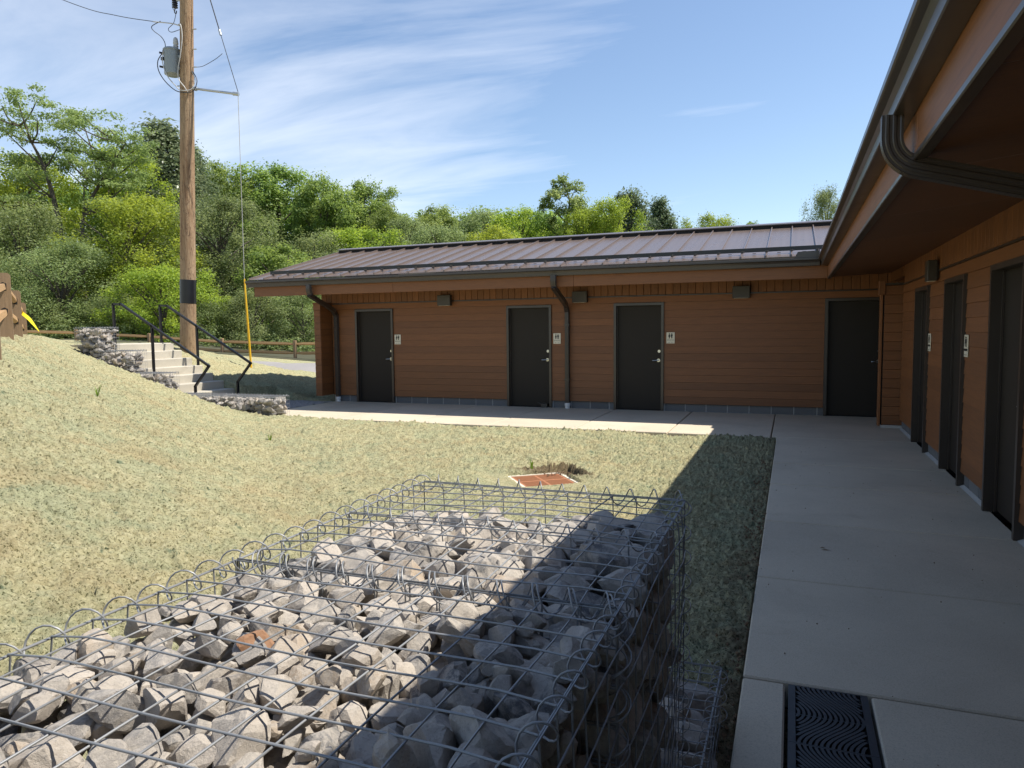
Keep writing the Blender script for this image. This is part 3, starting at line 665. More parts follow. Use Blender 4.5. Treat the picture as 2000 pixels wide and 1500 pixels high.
    cl = MB(); cl.bbox(-0.022, 0.022, -0.045, 0.0, 0.036, 0.068, 0.004); cl.disc((0.028, -0.025, 0.056), (1, 0, 0), 0.011, 0.014, 8); cl.tube([(0, -0.045, 0.054), (0, -0.060, 0.054)], 0.016, 10)
    cm = cl.mesh('clamp', FIXT)
    tab = MB().bbox(-0.03, 0.03, -0.05, 0.0, 0.018, 0.024, 0.002).mesh('tab', BRONZE)
    x = -11.235
    while x < 0.8:
        link('clamp', cm, bar, (x, gy-0.012, rz(gy)))
        if x > -11: link('tab', tab, bar, (x-pw/2, gy-0.012, rz(gy)+0.004))
        x += pw
    # downspouts
    def spout(pts, name='downspout'):
        return MB().tube(smooth_path(pts, 7), 1, rect=(0.040, 0.050), flat=3).build(name, BRONZE, R)
    for x0, x1 in ((-10.02, -10.14), (-4.325, -4.405)):
        pts = [(x0, 13.425, 2.715), (x0, 13.425, 2.60), (x0, 13.45, 2.52), (x0*0.9+x1*0.1, 13.53, 2.465), (x0*0.3+x1*0.7, 14.38, 2.20), (x1, 14.52, 2.13), (x1, YB-0.055, 2.03), (x1, YB-0.055, 1.9), (x1, YB-0.055, 0.09)]
        d = spout(pts)
        b = MB(); b.lathe((x1, YB-0.055, 0.0), [(0.052, 0.0), (0.052, 0.055), (0.063, 0.056), (0.063, 0.115), (0.055, 0.116)], 16); b.build('drain_boot', PVC, d, smooth=True)
        for zz_ in (1.75, 0.6): MB().box(x1-0.056, x1+0.056, YB-0.11, YB-0.002, zz_, zz_+0.025).build('strap', BRONZE, d)
    yy = 4.16
    R0 = 0.155; arc = [(0.452, yy, 2.712), (0.452, yy, 2.66)]
    for i in range(9):
        a_ = math.radians(74)*i/8; arc.append((0.452+R0*(1-math.cos(a_)), yy, 2.60-R0*math.sin(a_)))
    xe, ze = arc[-1][0], arc[-1][2]
    arc += [(xe+0.02, yy, ze-0.0057), (1.45, yy, ze-(1.45-xe)*0.287)]
    xk, zk = 1.45, ze-(1.45-xe)*0.287
    for i in range(1, 7):
        a_ = math.radians(74)*i/6; arc.append((xk+0.15*(math.cos(math.radians(16)+0)-0)*0+0.145*(math.sin(math.radians(74))-math.sin(math.radians(74)-a_)), yy, zk-0.145*(math.cos(math.radians(74)-a_)-math.cos(math.radians(74)))))
    arc.append((arc[-1][0], yy, 0.1))
    d = MB().tube(arc, 1, rect=(0.040, 0.050), flat=3).build('downspout', BRONZE, R)
    MB().lathe((XR-0.055, yy, 0.0), [(0.052, 0.0), (0.052, 0.055), (0.063, 0.056), (0.063, 0.115), (0.055, 0.116)], 16).build('drain_boot', PVC, d)
    return R
building()

# ------------------------------------------------------------------ wall lights and signs
def wall_light(loc, axis, label):
    r = empty('wall_light', loc, label, 'wall light', 'box wall lights beside the doors'); x, y, z = loc
    if axis == 'x':
        MB().bbox(x-0.16, x+0.16, y-0.125, y-0.02, z-0.115, z+0.115, 0.006).build('housing', FIXT, r)
        MB().bbox(x-0.10, x+0.10, y-0.02, y+0.004, z-0.09, z+0.09, 0.003).build('back_plate', BRONZE, r)
        MB().box(x-0.13, x+0.13, y-0.11, y-0.035, z-0.119, z-0.1152).build('lens', SIGNW, r)
    else:
        MB().bbox(x-0.125, x-0.02, y-0.10, y+0.10, z-0.125, z+0.125, 0.006).build('housing', FIXT, r)
        MB().bbox(x-0.02, x+0.004, y-0.07, y+0.07, z-0.09, z+0.09, 0.003).build('back_plate', BRONZE, r)
        MB().box(x-0.11, x-0.035, y-0.08, y+0.08, z-0.129, z-0.1252).build('lens', SIGNW, r)
wall_light((-7.25, YB-0.004, 2.34), 'x', 'bronze box wall light between the leftmost door and the next door on the far wall')
wall_light((-4.12, YB-0.004, 2.335), 'x', 'bronze box wall light just right of the far wall\'s middle downspout')
wall_light((-0.92, YB-0.004, 2.345), 'x', 'bronze box wall light on the blank far wall left of the corner door')
wall_light((XR-0.004, 10.15, 2.33), 'y', 'bronze box wall light on the right-hand wall under the deep soffit')
fc = bpy.data.curves.new('t', 'FONT'); fc.body = 'RESTROOM'; fc.size = 0.026; fc.align_x = 'CENTER'; fc.extrude = 0.0006; fc.resolution_u = 2
fo = bpy.data.objects.new('t', fc); COL.objects.link(fo); bpy.context.view_layer.update()
TXT = bpy.data.meshes.new_from_object(fo.evaluated_get(bpy.context.evaluated_depsgraph_get())); TXT.materials.clear(); TXT.materials.append(SIGNB)
bpy.data.objects.remove(fo)
def sign(loc, axis, label, band=False):
    r = empty('restroom_sign', loc, label, 'sign', 'restroom door signs')
    if axis == 'y': r.rotation_euler = (0, 0, -math.pi/2)
    def put(name, me): o = bpy.data.objects.new(name, me); COL.objects.link(o); o.parent = r; return o
    # local frame: x to the reader's right, -y towards the reader, z up
    put('plate', MB().bbox(-0.082, 0.082, -0.008, 0.0, -0.112, 0.112, 0.002).mesh('plate', SIGNW))
    f = MB(); y0, y1 = -0.0105, -0.0078
    def poly(pts): f.prism(pts, 'y', y0, y1)
    c = -0.024
    poly([(c+0.010*math.cos(2*math.pi*k/12), 0.083+0.010*math.sin(2*math.pi*k/12)) for k in range(12)])
    poly([(c-0.010, 0.070), (c+0.010, 0.070), (c+0.021, 0.024), (c+0.009, 0.024), (c+0.009, -0.010), (c-0.009, -0.010), (c-0.009, 0.024), (c-0.021, 0.024)])
    put('woman_pictogram', f.mesh('woman_pictogram', SIGNB)); f = MB(); c = 0.024
    poly([(c+0.010*math.cos(2*math.pi*k/12), 0.083+0.010*math.sin(2*math.pi*k/12)) for k in range(12)])
    poly([(c-0.019, 0.070), (c+0.019, 0.070), (c+0.018, 0.030), (c+0.011, 0.030), (c+0.010, -0.010), (c-0.010, -0.010), (c-0.011, 0.030), (c-0.018, 0.030)])
    put('man_pictogram', f.mesh('man_pictogram', SIGNB))
    if band:
        o = put('caption_band', MB().box(-0.078, 0.078, -0.0105, -0.0078, -0.052, -0.028).mesh('caption_band', SIGNB))
    else:
        o = put('caption', TXT); o.location = (0, -0.0088, -0.052); o.rotation_euler = (math.pi/2, 0, 0)
    d = MB()
    for gx in (-0.045, -0.036, -0.027, -0.018, 0.018, 0.027, 0.036):
        for dx_, dz in ((0, 0), (0.004, 0.005), (0, 0.010)): d.disc((gx+dx_, -0.0078, -0.095+dz), (0, -1, 0), 0.0022, 0.0015, 6)
    put('braille', d.mesh('braille', SIGNB))['kind'] = 'stuff'
sign((-8.505, YB-0.002, 1.475), 'x', 'cream restroom sign right of the leftmost door on the far wall')
sign((-4.645, YB-0.002, 1.475), 'x', 'cream restroom sign squeezed between a door and the middle downspout')
sign((-2.265, YB-0.002, 1.475), 'x', 'cream restroom sign beside the third door, left of the long blank wall')
sign((XR-0.002, 10.56, 1.45), 'y', 'restroom sign in shade between the two furthest doors of the right-hand wall', True)
sign((XR-0.002, 8.46, 1.455), 'y', 'restroom sign in shade on the right-hand wall, nearer to the viewer', True)

# ------------------------------------------------------------------ trench drain in the walk
def trench():
    R = empty('trench_drain', (0.18, 3.0, 0.0), 'black cast iron trench drain with wavy slots set in the concrete walk', 'drain')
    x0, x1 = 0.012, 0.345
    MB().box(x0, x1, -2.1, 3.504, -0.16, -0.06).build('channel', DARK, R)
    for k in range(5):
        yb = 3.502-0.5*(k+1); ya = yb+0.498
        m = MB(); top = -0.002; bot = -0.02
        ny = 26
        m.box(x0, x0+0.03, yb, ya, bot, top); m.box(x1-0.03, x1, yb, ya, bot, top)
        m.box(x0+0.03, x1-0.03, yb, yb+0.006, bot, top-0.001); m.box(x0+0.03, x1-0.03, ya-0.006, ya, bot, top-0.001)
        sp = 0.0212; w = 0.0125; A = 0.13
        for j in range(-8, 24):
            run = []
            for i in range(ny+1):
                t = i/ny; yy = ya-t*0.498; xx = x0+0.02+j*sp+A*(0.5-0.5*math.cos(2*math.pi*t))
                tang = A*math.pi*math.sin(2*math.pi*t)/0.498; ww = w*math.sqrt(1+tang*tang)/2
                if xx-ww > x0+0.026 and xx+ww < x1-0.026: run.append((xx, yy, ww))
                else:
                    if len(run) > 2: bars(m, run, bot, top)
                    run = []
            if len(run) > 2: bars(m, run, bot, top)
        for yy in (yb+0.125, yb+0.25, yb+0.375): m.box(x0+0.03, x1-0.03, yy-0.004, yy+0.004, bot, bot+0.008)
        m.build('grate_panel', IRON, R)
def bars(m, run, bot, top):
    vs = []; fs = []
    for (x, y, w) in run: vs += [(x-w, y, bot), (x+w, y, bot), (x+w, y, top), (x-w, y, top)]
    n = len(run)
    for i in range(n-1):
        for a, b_ in ((0, 1), (1, 2), (2, 3), (3, 0)): fs.append((i*4+a, i*4+b_, (i+1)*4+b_, (i+1)*4+a))
    fs += [(3, 2, 1, 0), tuple((n-1)*4+k for k in range(4))]
    m.add(vs, fs)
trench()
lf = MB(); lf.add([(0.22, 5.78, 0.006), (0.25, 5.765, 0.014), (0.295, 5.775, 0.007), (0.262, 5.80, 0.003), (0.24, 5.79, 0.016)], [(0, 1, 4), (1, 2, 3, 4), (0, 4, 3)])
tag(lf.build('fallen_leaf', SOIL), 'small dry brown leaf lying on the shaded concrete walk', 'leaf')

# ------------------------------------------------------------------ area drain in the lawn
def area_drain():
    c, s = math.cos(PIT_A), math.sin(PIT_A)
    def w(u, v, z): u, v = (u*1.16, v*1.16) if abs(u) < 0.301 and abs(v) < 0.301 else (u, v); return (PIT_C[0]+u*c-v*s, PIT_C[1]+u*s+v*c, z)
    R = empty('area_drain', w(0, 0, -0.15), 'rusty orange grate in a pale concrete frame sunk in the lawn', 'drain')
    def bx(m, u0, u1, v0, v1, z0, z1): m.hexa([w(u0, v0, z0), w(u1, v0, z0), w(u1, v1, z0), w(u0, v1, z0), w(u0, v0, z1), w(u1, v0, z1), w(u1, v1, z1), w(u0, v1, z1)])
    f = MB(); o_, i_ = 0.300, 0.262
    bx(f, -o_, o_, -o_, -i_, -0.24, -0.072); bx(f, -o_, o_, i_, o_, -0.24, -0.072); bx(f, -o_, -i_, -i_, i_, -0.24, -0.072); bx(f, i_, o_, -i_, i_, -0.24, -0.072)
    f.build('frame', mat('pale drain frame', m_conc, base=(0.66, 0.60, 0.48)), R)
    g = MB(); bx(g, -0.26, 0.26, -0.26, -0.235, -0.14, -0.078); bx(g, -0.26, 0.26, 0.235, 0.26, -0.14, -0.078); bx(g, -0.26, -0.235, -0.235, 0.235, -0.14, -0.078); bx(g, 0.235, 0.26, -0.235, 0.235, -0.14, -0.078)
    bx(g, -0.235, 0.235, -0.012, 0.012, -0.14, -0.0785); bx(g, -0.012, 0.012, -0.235, -0.012, -0.14, -0.079); bx(g, -0.012, 0.012, 0.012, 0.235, -0.14, -0.079)
    for k in range(14):
        v = -0.225+k*0.0333
        bx(g, -0.235, 0.235, v, v+0.017, -0.135, -0.0795)
    g.build('grate', RUST, R)
    d = MB(); bx(d, -0.26, 0.26, -0.26, 0.26, -0.235, -0.20); d.build('sump', DARK, R)
    dirt = []
    V = []; Q = []
    for k in range(260):
        u, v = random.choice([(random.uniform(0.31, 0.55), random.uniform(-0.4, 0.55)), (random.uniform(-0.3, 0.55), random.uniform(0.31, 0.55)), (random.uniform(-0.40, -0.31), random.uniform(-0.4, 0.4)), (random.uniform(0.10, 0.36), random.uniform(0.14, 0.36)), (random.uniform(0.31, 0.56), random.uniform(0.2, 0.56))])
        r_ = random.uniform(0.006, 0.020); z = -0.115+r_*0.4+(0.045 if abs(u) < 0.31 and abs(v) < 0.31 else 0); p = Vector(w(u, v, z)); o = len(V)
        V += [p+Vector((random.uniform(.6, 1)*r_*a, random.uniform(.6, 1)*r_*b_, random.uniform(.5, 1)*r_*cc)) for a, b_, cc in ((1,0,0),(0,1,0),(-1,0,0),(0,-1,0),(0,0,1),(0,0,-1))]
        Q += [(o+a, o+b_, o+cc) for a, b_, cc in ((0,1,4),(1,2,4),(2,3,4),(3,0,4),(1,0,5),(2,1,5),(3,2,5),(0,3,5))]
    for k in range(700):
        yy = 1.8+8*random.random()**1.7; p = Vector((-0.20-0.16*random.random()**1.5+random.choice((0, 0, 0.012)), yy, -0.035+0.03*random.random())); r_ = random.uniform(0.004, 0.016); o = len(V)
        V += [p+Vector((random.uniform(.6, 1)*r_*a, random.uniform(.6, 1)*r_*b_, random.uniform(.5, 1)*r_*cc)) for a, b_, cc in ((1,0,0),(0,1,0),(-1,0,0),(0,-1,0),(0,0,1),(0,0,-1))]
        Q += [(o+a, o+b_, o+cc) for a, b_, cc in ((0,1,4),(1,2,4),(2,3,4),(3,0,4),(1,0,5),(2,1,5),(3,2,5),(0,3,5))]
    for k in range(150):
        p = Vector((random.uniform(-0.18, 1.6), random.uniform(2.5, 12), 0.003)) if k < 110 else Vector((random.uniform(-9, -0.3), random.uniform(11.62, 11.9), 0.003)); r_ = random.uniform(0.002, 0.007); o = len(V)
        V += [p+Vector((random.uniform(.6, 1)*r_*a, random.uniform(.6, 1)*r_*b_, random.uniform(.5, 1)*r_*cc)) for a, b_, cc in ((1,0,0),(0,1,0),(-1,0,0),(0,-1,0),(0,0,1),(0,0,-1))]
        Q += [(o+a, o+b_, o+cc) for a, b_, cc in ((0,1,4),(1,2,4),(2,3,4),(3,0,4),(1,0,5),(2,1,5),(3,2,5),(0,3,5))]
    tag(link('soil_clods', arr_mesh('soil_clods', np.array([tuple(p) for p in V]), np.array(Q), SOIL)), 'loose brown soil clods round the area drain and along the walk edge', 'soil', kind='stuff')
area_drain()

def weed(x, y, h, label, seed):
    rng = random.Random(seed); z = float(ground_z(x, y))-0.01; m = MB()
    for k in range(7):
        a = rng.uniform(0, 6.28); l = h*rng.uniform(0.5, 1); b_ = Vector((x+rng.uniform(-.02, .02), y+rng.uniform(-.02, .02), z)); t = b_+Vector((math.cos(a)*l*0.45, math.sin(a)*l*0.45, l)); s_ = Vector((-math.sin(a), math.cos(a), 0))*0.007
        md = b_+(t-b_)*0.5+Vector((0, 0, l*0.12)); m.add([b_-s_, b_+s_, md+s_, t, md-s_], [(0, 1, 2, 4), (4, 2, 3)])
    tag(m.build('weed', LEAF_LIME), label, 'weed', 'weeds on the seeded slope')
weed(-8.2, 6.6, 0.20, 'thin weed sprouting on the upper slope below the near fence', 1)
weed(-2.95, 8.25, 0.13, 'small green weed at the far corner of the area drain', 2)
weed(-7.2, 8.6, 0.16, 'small weed sprouting midway up the slope left of the stairs', 3)

# ------------------------------------------------------------------ gabion baskets
def rock_mesh(seed, cuts=17, sub=3):
    rng = np.random.default_rng(seed); bm = bmesh.new(); bmesh.ops.create_icosphere(bm, subdivisions=sub, radius=1.0)
    V = np.array([v.co for v in bm.verts])
    V = V*(1+0.10*rng.normal(size=(len(V), 1)).clip(-1, 1)*0.4)
    for _ in range(cuts):
        n = rng.normal(size=3); n /= np.linalg.norm(n); d = rng.uniform(0.36, 0.84)
        t = V@n; ov = np.maximum(t-d, 0); V = V-np.outer(ov*0.93, n)
    V = V/np.abs(V).max(0)*np.array([1.12, rng.uniform(0.82, 1.0), rng.uniform(0.66, 0.9)])
    V = V*(1+0.045*(vnoise(V[:, 0]*2.4+seed, V[:, 1]*2.4+V[:, 2]*1.7, 3)-0.5))[:, None]+(0.010 if sub == 3 else 0.014)*rng.normal(size=V.shape)
    for v, c_ in zip(bm.verts, V): v.co = c_
    me = bpy.data.meshes.new('stone'); bm.to_mesh(me); bm.free(); me.materials.append(STONE)
    me.polygons.foreach_set('use_smooth', [False]*len(me.polygons)); return me
ROCKS = [rock_mesh(100+k) for k in range(14)]; ROCK_RUST = ROCKS[3].copy(); ROCK_RUST.materials.clear(); ROCK_RUST.materials.append(STONER)
ROCKS_LOW = [rock_mesh(200+k, 12, 2) for k in range(8)]
def pack(lo, hi, n, r0, r1, seed, it=90):
    rng = np.random.default_rng(seed); lo = np.array(lo); hi = np.array(hi)
    r = r0+(r1-r0)*rng.random(n)**1.5; p = lo+(hi-lo)*rng.random((n, 3))
    for k in range(it):
        d = p[:, None]-p[None]; dist = np.sqrt((d**2).sum(-1))+np.eye(n)+1e-6; ov = np.maximum((r[:, None]+r[None])*0.90-dist, 0); np.fill_diagonal(ov, 0)
        p = p+(d/dist[..., None]*ov[..., None]).sum(1)*0.28
        p = np.minimum(np.maximum(p, lo+r[:, None]*np.array([1.05, 0.9, 0.78])), hi-r[:, None]*np.array([1.08, 1.0, 0.86]))
    return p, r
def place_stones(root, p, r, rocks, seed, name='stone'):
    rng = random.Random(seed)
    for q, rad in zip(p, r):
        o = link(name, rng.choice(rocks), root, tuple(q), (rng.uniform(-0.5, 0.5)+rng.choice((0, math.pi)), rng.uniform(-0.5, 0.5), rng.uniform(0, 6.28)), rad*1.30)
def stuff_stones(root, p, r, seed):
    rng = np.random.default_rng(seed); V = []; F = []; A = []; o = 0
    for q, rad in zip(p, r):
        me = ROCKS_LOW[rng.integers(len(ROCKS_LOW))]
        co = np.array([v.co for v in me.vertices]); a, b_, c_ = rng.uniform(0, 6.28, 3)
        Rm = np.array((Matrix.Rotation(a, 3, 'X') @ Matrix.Rotation(b_, 3, 'Y') @ Matrix.Rotation(c_, 3, 'Z'))); co = co@Rm.T*rad*1.28+q
        V.append(co); F.append(np.array([pl.vertices for pl in me.polygons])+o); A.append(np.full(len(F[-1]), rng.random())); o += len(co)
    me = arr_mesh('stone_fill', np.concatenate(V), np.concatenate(F), STONEF, {'rnd': np.concatenate(A)}); ob = link('stone_fill', me, root); ob['kind'] = 'stuff'
def wire_panel(root, o, u, v, nu, nv, su, sv, r, n=6, sag=0.0, name='mesh_panel', seed=0):
    """welded grid: origin o, unit axes u, v; su x sv metres"""
    rng = random.Random(seed); o, u, v = Vector(o), Vector(u), Vector(v); nn = u.cross(v); m = MB()
    wob = rng.uniform(0, 6)
    def pt(a, b_, lift=0.0):
        s_ = sag*math.sin(math.pi*min(max(a/su, 0), 1))*math.sin(math.pi*min(max(b_/sv, 0), 1)); e_ = min(1, 12*min(a, su-a, b_, sv-b_)); return o+u*(a+0.004*e_*math.sin(b_*9+wob))+v*(b_+0.004*e_*math.sin(a*8+2*wob))+nn*(s_+lift-0.007*e_*math.sin(a*7+wob)*math.sin(b_*6+2*wob))
    for i in range(nu+1):
        a = su*i/nu+rng.uniform(-0.003, 0.003)*(0 < i < nu); m.tube([pt(a, sv*k/10, 0) for k in range(11)], r, n)
    for j in range(nv+1):
        b_ = sv*j/nv+rng.uniform(-0.003, 0.003)*(0 < j < nv); m.tube([pt(su*k/10, b_, r*1.7) for k in range(11)], r, n)
    return m.build(name, WIREM, root, smooth=60)
def spiral(root, a, b_, rad, pitch, r, ph=0.0, n=6, seg=14, side=(0, 0, 1), seed=0):
    a, b_ = Vector(a), Vector(b_); t = (b_-a); Ln = t.length; t.normalize(); up_ = Vector(side); w_ = t.cross(up_).normalized(); up_ = w_.cross(t)
    turns = Ln/pitch; k = int(turns*seg); pts = []; rng = random.Random(seed); wob = [rng.uniform(0.85, 1.15) for _ in range(int(turns)+3)]
    for i in range(k+1):
        ang = -2*math.pi*turns*i/k+ph; f = turns*i/k; q = wob[int(f)]*(1-(f % 1))+wob[int(f)+1]*(f % 1)
        pts.append(a+t*(Ln*i/k)+(up_*math.sin(ang)+w_*math.cos(ang))*rad*q)
    return MB().tube(pts, r, n).build('spiral_binder', WIREM, root, smooth=60)
GX0, GX1, GTOP = -1.225, -0.305, 1.12
WR = 0.0019
def near_basket():
    y0, y1 = 0.41, 1.335
    R = empty('gabion_basket', (-0.76, 0.87, 0.25), 'nearest wire gabion basket filled with small broken grey stones', 'gabion', 'stone gabions')
    p, r = pack((GX0+0.01, y0, 1.025), (GX1-0.01, y1-0.01, GTOP-0.006), 299, 0.0175, 0.040, 5)
    place_stones(R, p, r, ROCKS, 11)
    link('stone', ROCK_RUST, R, (-0.905, 1.02, GTOP-0.032), (0.5, 0.3, 1.0), 0.034)
    p, r = pack((GX0+0.01, y0, 0.24), (GX1-0.01, y1-0.01, 0.99), 420, 0.042, 0.072, 6, 60); stuff_stones(R, p, r, 3)
    p2, r2 = pack((GX0+0.02, y0, 0.965), (GX1-0.01, y1-0.01, GTOP-0.045), 520, 0.016, 0.036, 66, 40); stuff_stones(R, p2, r2, 8)
    wire_panel(R, (GX0, y0, GTOP), (1, 0, 0), (0, 1, 0), 12, 12, GX1-GX0, y1-y0, WR, seed=1, sag=0.012)
    wire_panel(R, (GX1, y0, 0.25), (0, 1, 0), (0, 0, 1), 12, 11, y1-y0, GTOP-0.25, WR, seed=2, sag=0.010)
    wire_panel(R, (GX0, y1, 0.25), (0, -1, 0), (0, 0, 1), 12, 11, y1-y0, GTOP-0.25, WR, seed=3, sag=0.01)
    wire_panel(R, (GX1, y1-0.006, 0.25), (-1, 0, 0), (0, 0, 1), 12, 11, GX1-GX0, GTOP-0.25, WR, seed=4)
    spiral(R, (GX0, y0, GTOP), (GX0, y1, GTOP), 0.026, 0.0775, WR, 0.4, seed=1); spiral(R, (GX1, y0, GTOP), (GX1, y1, GTOP), 0.022, 0.0775, WR, 0.9, seed=2)
    spiral(R, (GX0, y1-0.004, GTOP), (GX1, y1-0.004, GTOP), 0.030, 0.0767, WR, 0.0, seed=3)
    spiral(R, (GX1, y1-0.004, 0.25), (GX1, y1-0.004, GTOP), 0.021, 0.078, WR, 0.5, side=(1, 0, 0), seed=4)
    spiral(R, (GX0, y1-0.004, 0.25), (GX0, y1-0.004, GTOP), 0.021, 0.078, WR, 0.5, side=(1, 0, 0), seed=5)
def far_basket():
    y0, y1 = 1.335, 2.275
    R = empty('gabion_basket', (-0.76, 1.8, 0.25), 'second gabion basket with larger stones low under its lid, in front of the area drain', 'gabion', 'stone gabions')
    p, r = pack((GX0+0.01, y0+0.005, 0.90), (GX1-0.01, y1-0.01, GTOP-0.030), 235, 0.028, 0.068, 15)
    # fill sinks towards the far left corner
    sink = 0.05*np.clip((p[:, 1]-1.7)/0.5, 0, 1)*np.clip((-0.45-p[:, 0])/0.5, 0, 1); p[:, 2] -= sink
    place_stones(R, p, r, ROCKS, 12)
    p, r = pack((GX0+0.01, y0+0.005, 0.24), (GX1-0.01, y1-0.01, 0.92), 300, 0.045, 0.085, 16, 60); stuff_stones(R, p, r, 4)
    p2, r2 = pack((GX0+0.02, y0+0.01, 0.88), (GX1-0.02, y1-0.02, GTOP-0.10), 320, 0.018, 0.040, 67, 30); stuff_stones(R, p2, r2, 9)
    wire_panel(R, (GX0, y0, GTOP), (1, 0, 0), (0, 1, 0), 12, 12, GX1-GX0, y1-y0, WR, seed=5, sag=0.012)
    wire_panel(R, (GX1, y0, 0.25), (0, 1, 0), (0, 0, 1), 12, 11, y1-y0, GTOP-0.25, WR, seed=6, sag=0.012)
    wire_panel(R, (GX0, y1, 0.25), (0, -1, 0), (0, 0, 1), 12, 11, y1-y0, GTOP-0.25, WR, seed=7, sag=0.01)
    wire_panel(R, (GX0, y1, 0.25), (1, 0, 0), (0, 0, 1), 12, 11, GX1-GX0, GTOP-0.25, WR, seed=8, sag=0.004)
    wire_panel(R, (GX1, y0+0.006, 0.25), (-1, 0, 0), (0, 0, 1), 12, 11, GX1-GX0, GTOP-0.25, WR, seed=9)
    wire_panel(R, (GX1, 1.80, 0.25), (-1, 0, 0), (0, 0, 1), 12, 11, GX1-GX0, GTOP-0.25, WR, seed=10)
    spiral(R, (GX0, y0, GTOP), (GX0, y1, GTOP), 0.026, 0.0783, WR, 0.2, seed=6); spiral(R, (GX1, y0, GTOP), (GX1, y1, GTOP), 0.022, 0.0783, WR, 1.9, seed=7)
    spiral(R, (GX0, y0+0.006, GTOP), (GX1, y0+0.006, GTOP), 0.027, 0.0767, WR, 0.5, seed=8)
    spiral(R, (GX0, 1.80, GTOP), (GX1, 1.80, GTOP), 0.026, 0.0767, WR, 0.8, seed=9)
    spiral(R, (GX0, y1, GTOP), (GX1, y1, GTOP), 0.028, 0.0767, WR, 0.1, seed=10)
    spiral(R, (GX1, y0+0.004, 0.25), (GX1, y0+0.004, GTOP), 0.026, 0.095, WR, 2.5, side=(1, 0, 0), seed=11)
    spiral(R, (GX1, y1, 0.25), (GX1, y1, GTOP), 0.020, 0.078, WR, 0.5, side=(1, 0, 0), seed=12)
def lower_basket():
    x0, x1, y0, y1, zt = -1.21, -0.252, 1.2, 3.03, 0.245
    R = empty('gabion_basket', (-0.73, 2.1, -0.1), 'low gabion basket at the foot of the taller ones, beside the concrete walk', 'gabion', 'stone gabions')
    p, r = pack((x0, 2.29, -0.2), (x1-0.01, y1-0.01, zt-0.03), 95, 0.055, 0.095, 25); place_stones(R, p, r, ROCKS, 13)
    p, r = pack((-0.55, y0, -0.1), (x1-0.01, 2.29, zt-0.03), 85, 0.05, 0.09, 26); stuff_stones(R, p, r, 5)
    wire_panel(R, (x0, 2.28, zt), (1, 0, 0), (0, 1, 0), 12, 10, x1-x0, y1-2.28, WR, seed=11)
    wire_panel(R, (x1, y0, -0.1), (0, 1, 0), (0, 0, 1), 24, 5, y1-y0, zt+0.1, WR, seed=12, sag=0.006)
    wire_panel(R, (x0, y1, -0.1), (1, 0, 0), (0, 0, 1), 12, 5, x1-x0, zt+0.1, WR, seed=13)
    spiral(R, (x1, y0, zt), (x1, y1, zt), 0.027, 0.077, WR, 0.3, seed=13); spiral(R, (x0, y1, zt), (x1, y1, zt), 0.026, 0.077, WR, 0.3, seed=14)
    spiral(R, (x1, y1, -0.1), (x1, y1, zt), 0.026, 0.078, WR, 0.5, side=(1, 0, 0), seed=15)
near_basket(); far_basket(); lower_basket()
def stair_basket(x0, x1, z0, zt, label, seed, n):
    n = int(n*2.0)
    y0, y1 = 11.28, 11.80
    R = empty('gabion_basket', ((x0+x1)/2, (y0+y1)/2, z0), label, 'gabion', 'stone gabions')
    p, r = pack((x0, y0, z0), (x1, y1, zt-0.03), min(n, 295), 0.045, 0.088, seed); place_stones(R, p, r, ROCKS, seed)
    q = max(2, round((x1-x0)/0.0762)); h = max(2, round((zt-z0)/0.0762)); rr = 0.0024
    wire_panel(R, (x0, y0, zt), (1, 0, 0), (0, 1, 0), q, 9, x1-x0, y1-y0, rr, 4, seed=seed)
    wire_panel(R, (x0, y0, z0), (1, 0, 0), (0, 0, 1), q, h, x1-x0, zt-z0, rr, 4, seed=seed+1)
    wire_panel(R, (x1, y0, z0), (0, 1, 0), (0, 0, 1), 9, h, y1-y0, zt-z0, rr, 4, seed=seed+2)
    for a, b_ in (((x0, y0, zt), (x1, y0, zt)), ((x0, y1, zt), (x1, y1, zt)), ((x1, y0, zt), (x1, y1, zt))): spiral(R, a, b_, 0.026, 0.08, rr, 0.2, 4, 8, seed=seed)
    spiral(R, (x1, y0, z0), (x1, y0, zt), 0.026, 0.08, rr, 0.2, 4, 8, side=(1, 0, 0), seed=seed)
stair_basket(-12.2, -9.36, -0.15, 0.405, 'long low gabion basket at the foot of the concrete stairs', 31, 150)
stair_basket(-13.09, -12.21, 0.10, 0.835, 'gabion basket beside the lower steps, second up the slope', 32, 60)
stair_basket(-13.89, -13.10, 0.45, 1.305, 'gabion basket beside the middle steps, third up the slope', 33, 60)
stair_basket(-14.60, -13.90, 0.85, 1.805, 'topmost gabion basket standing tall at the head of the stairs', 34, 75)

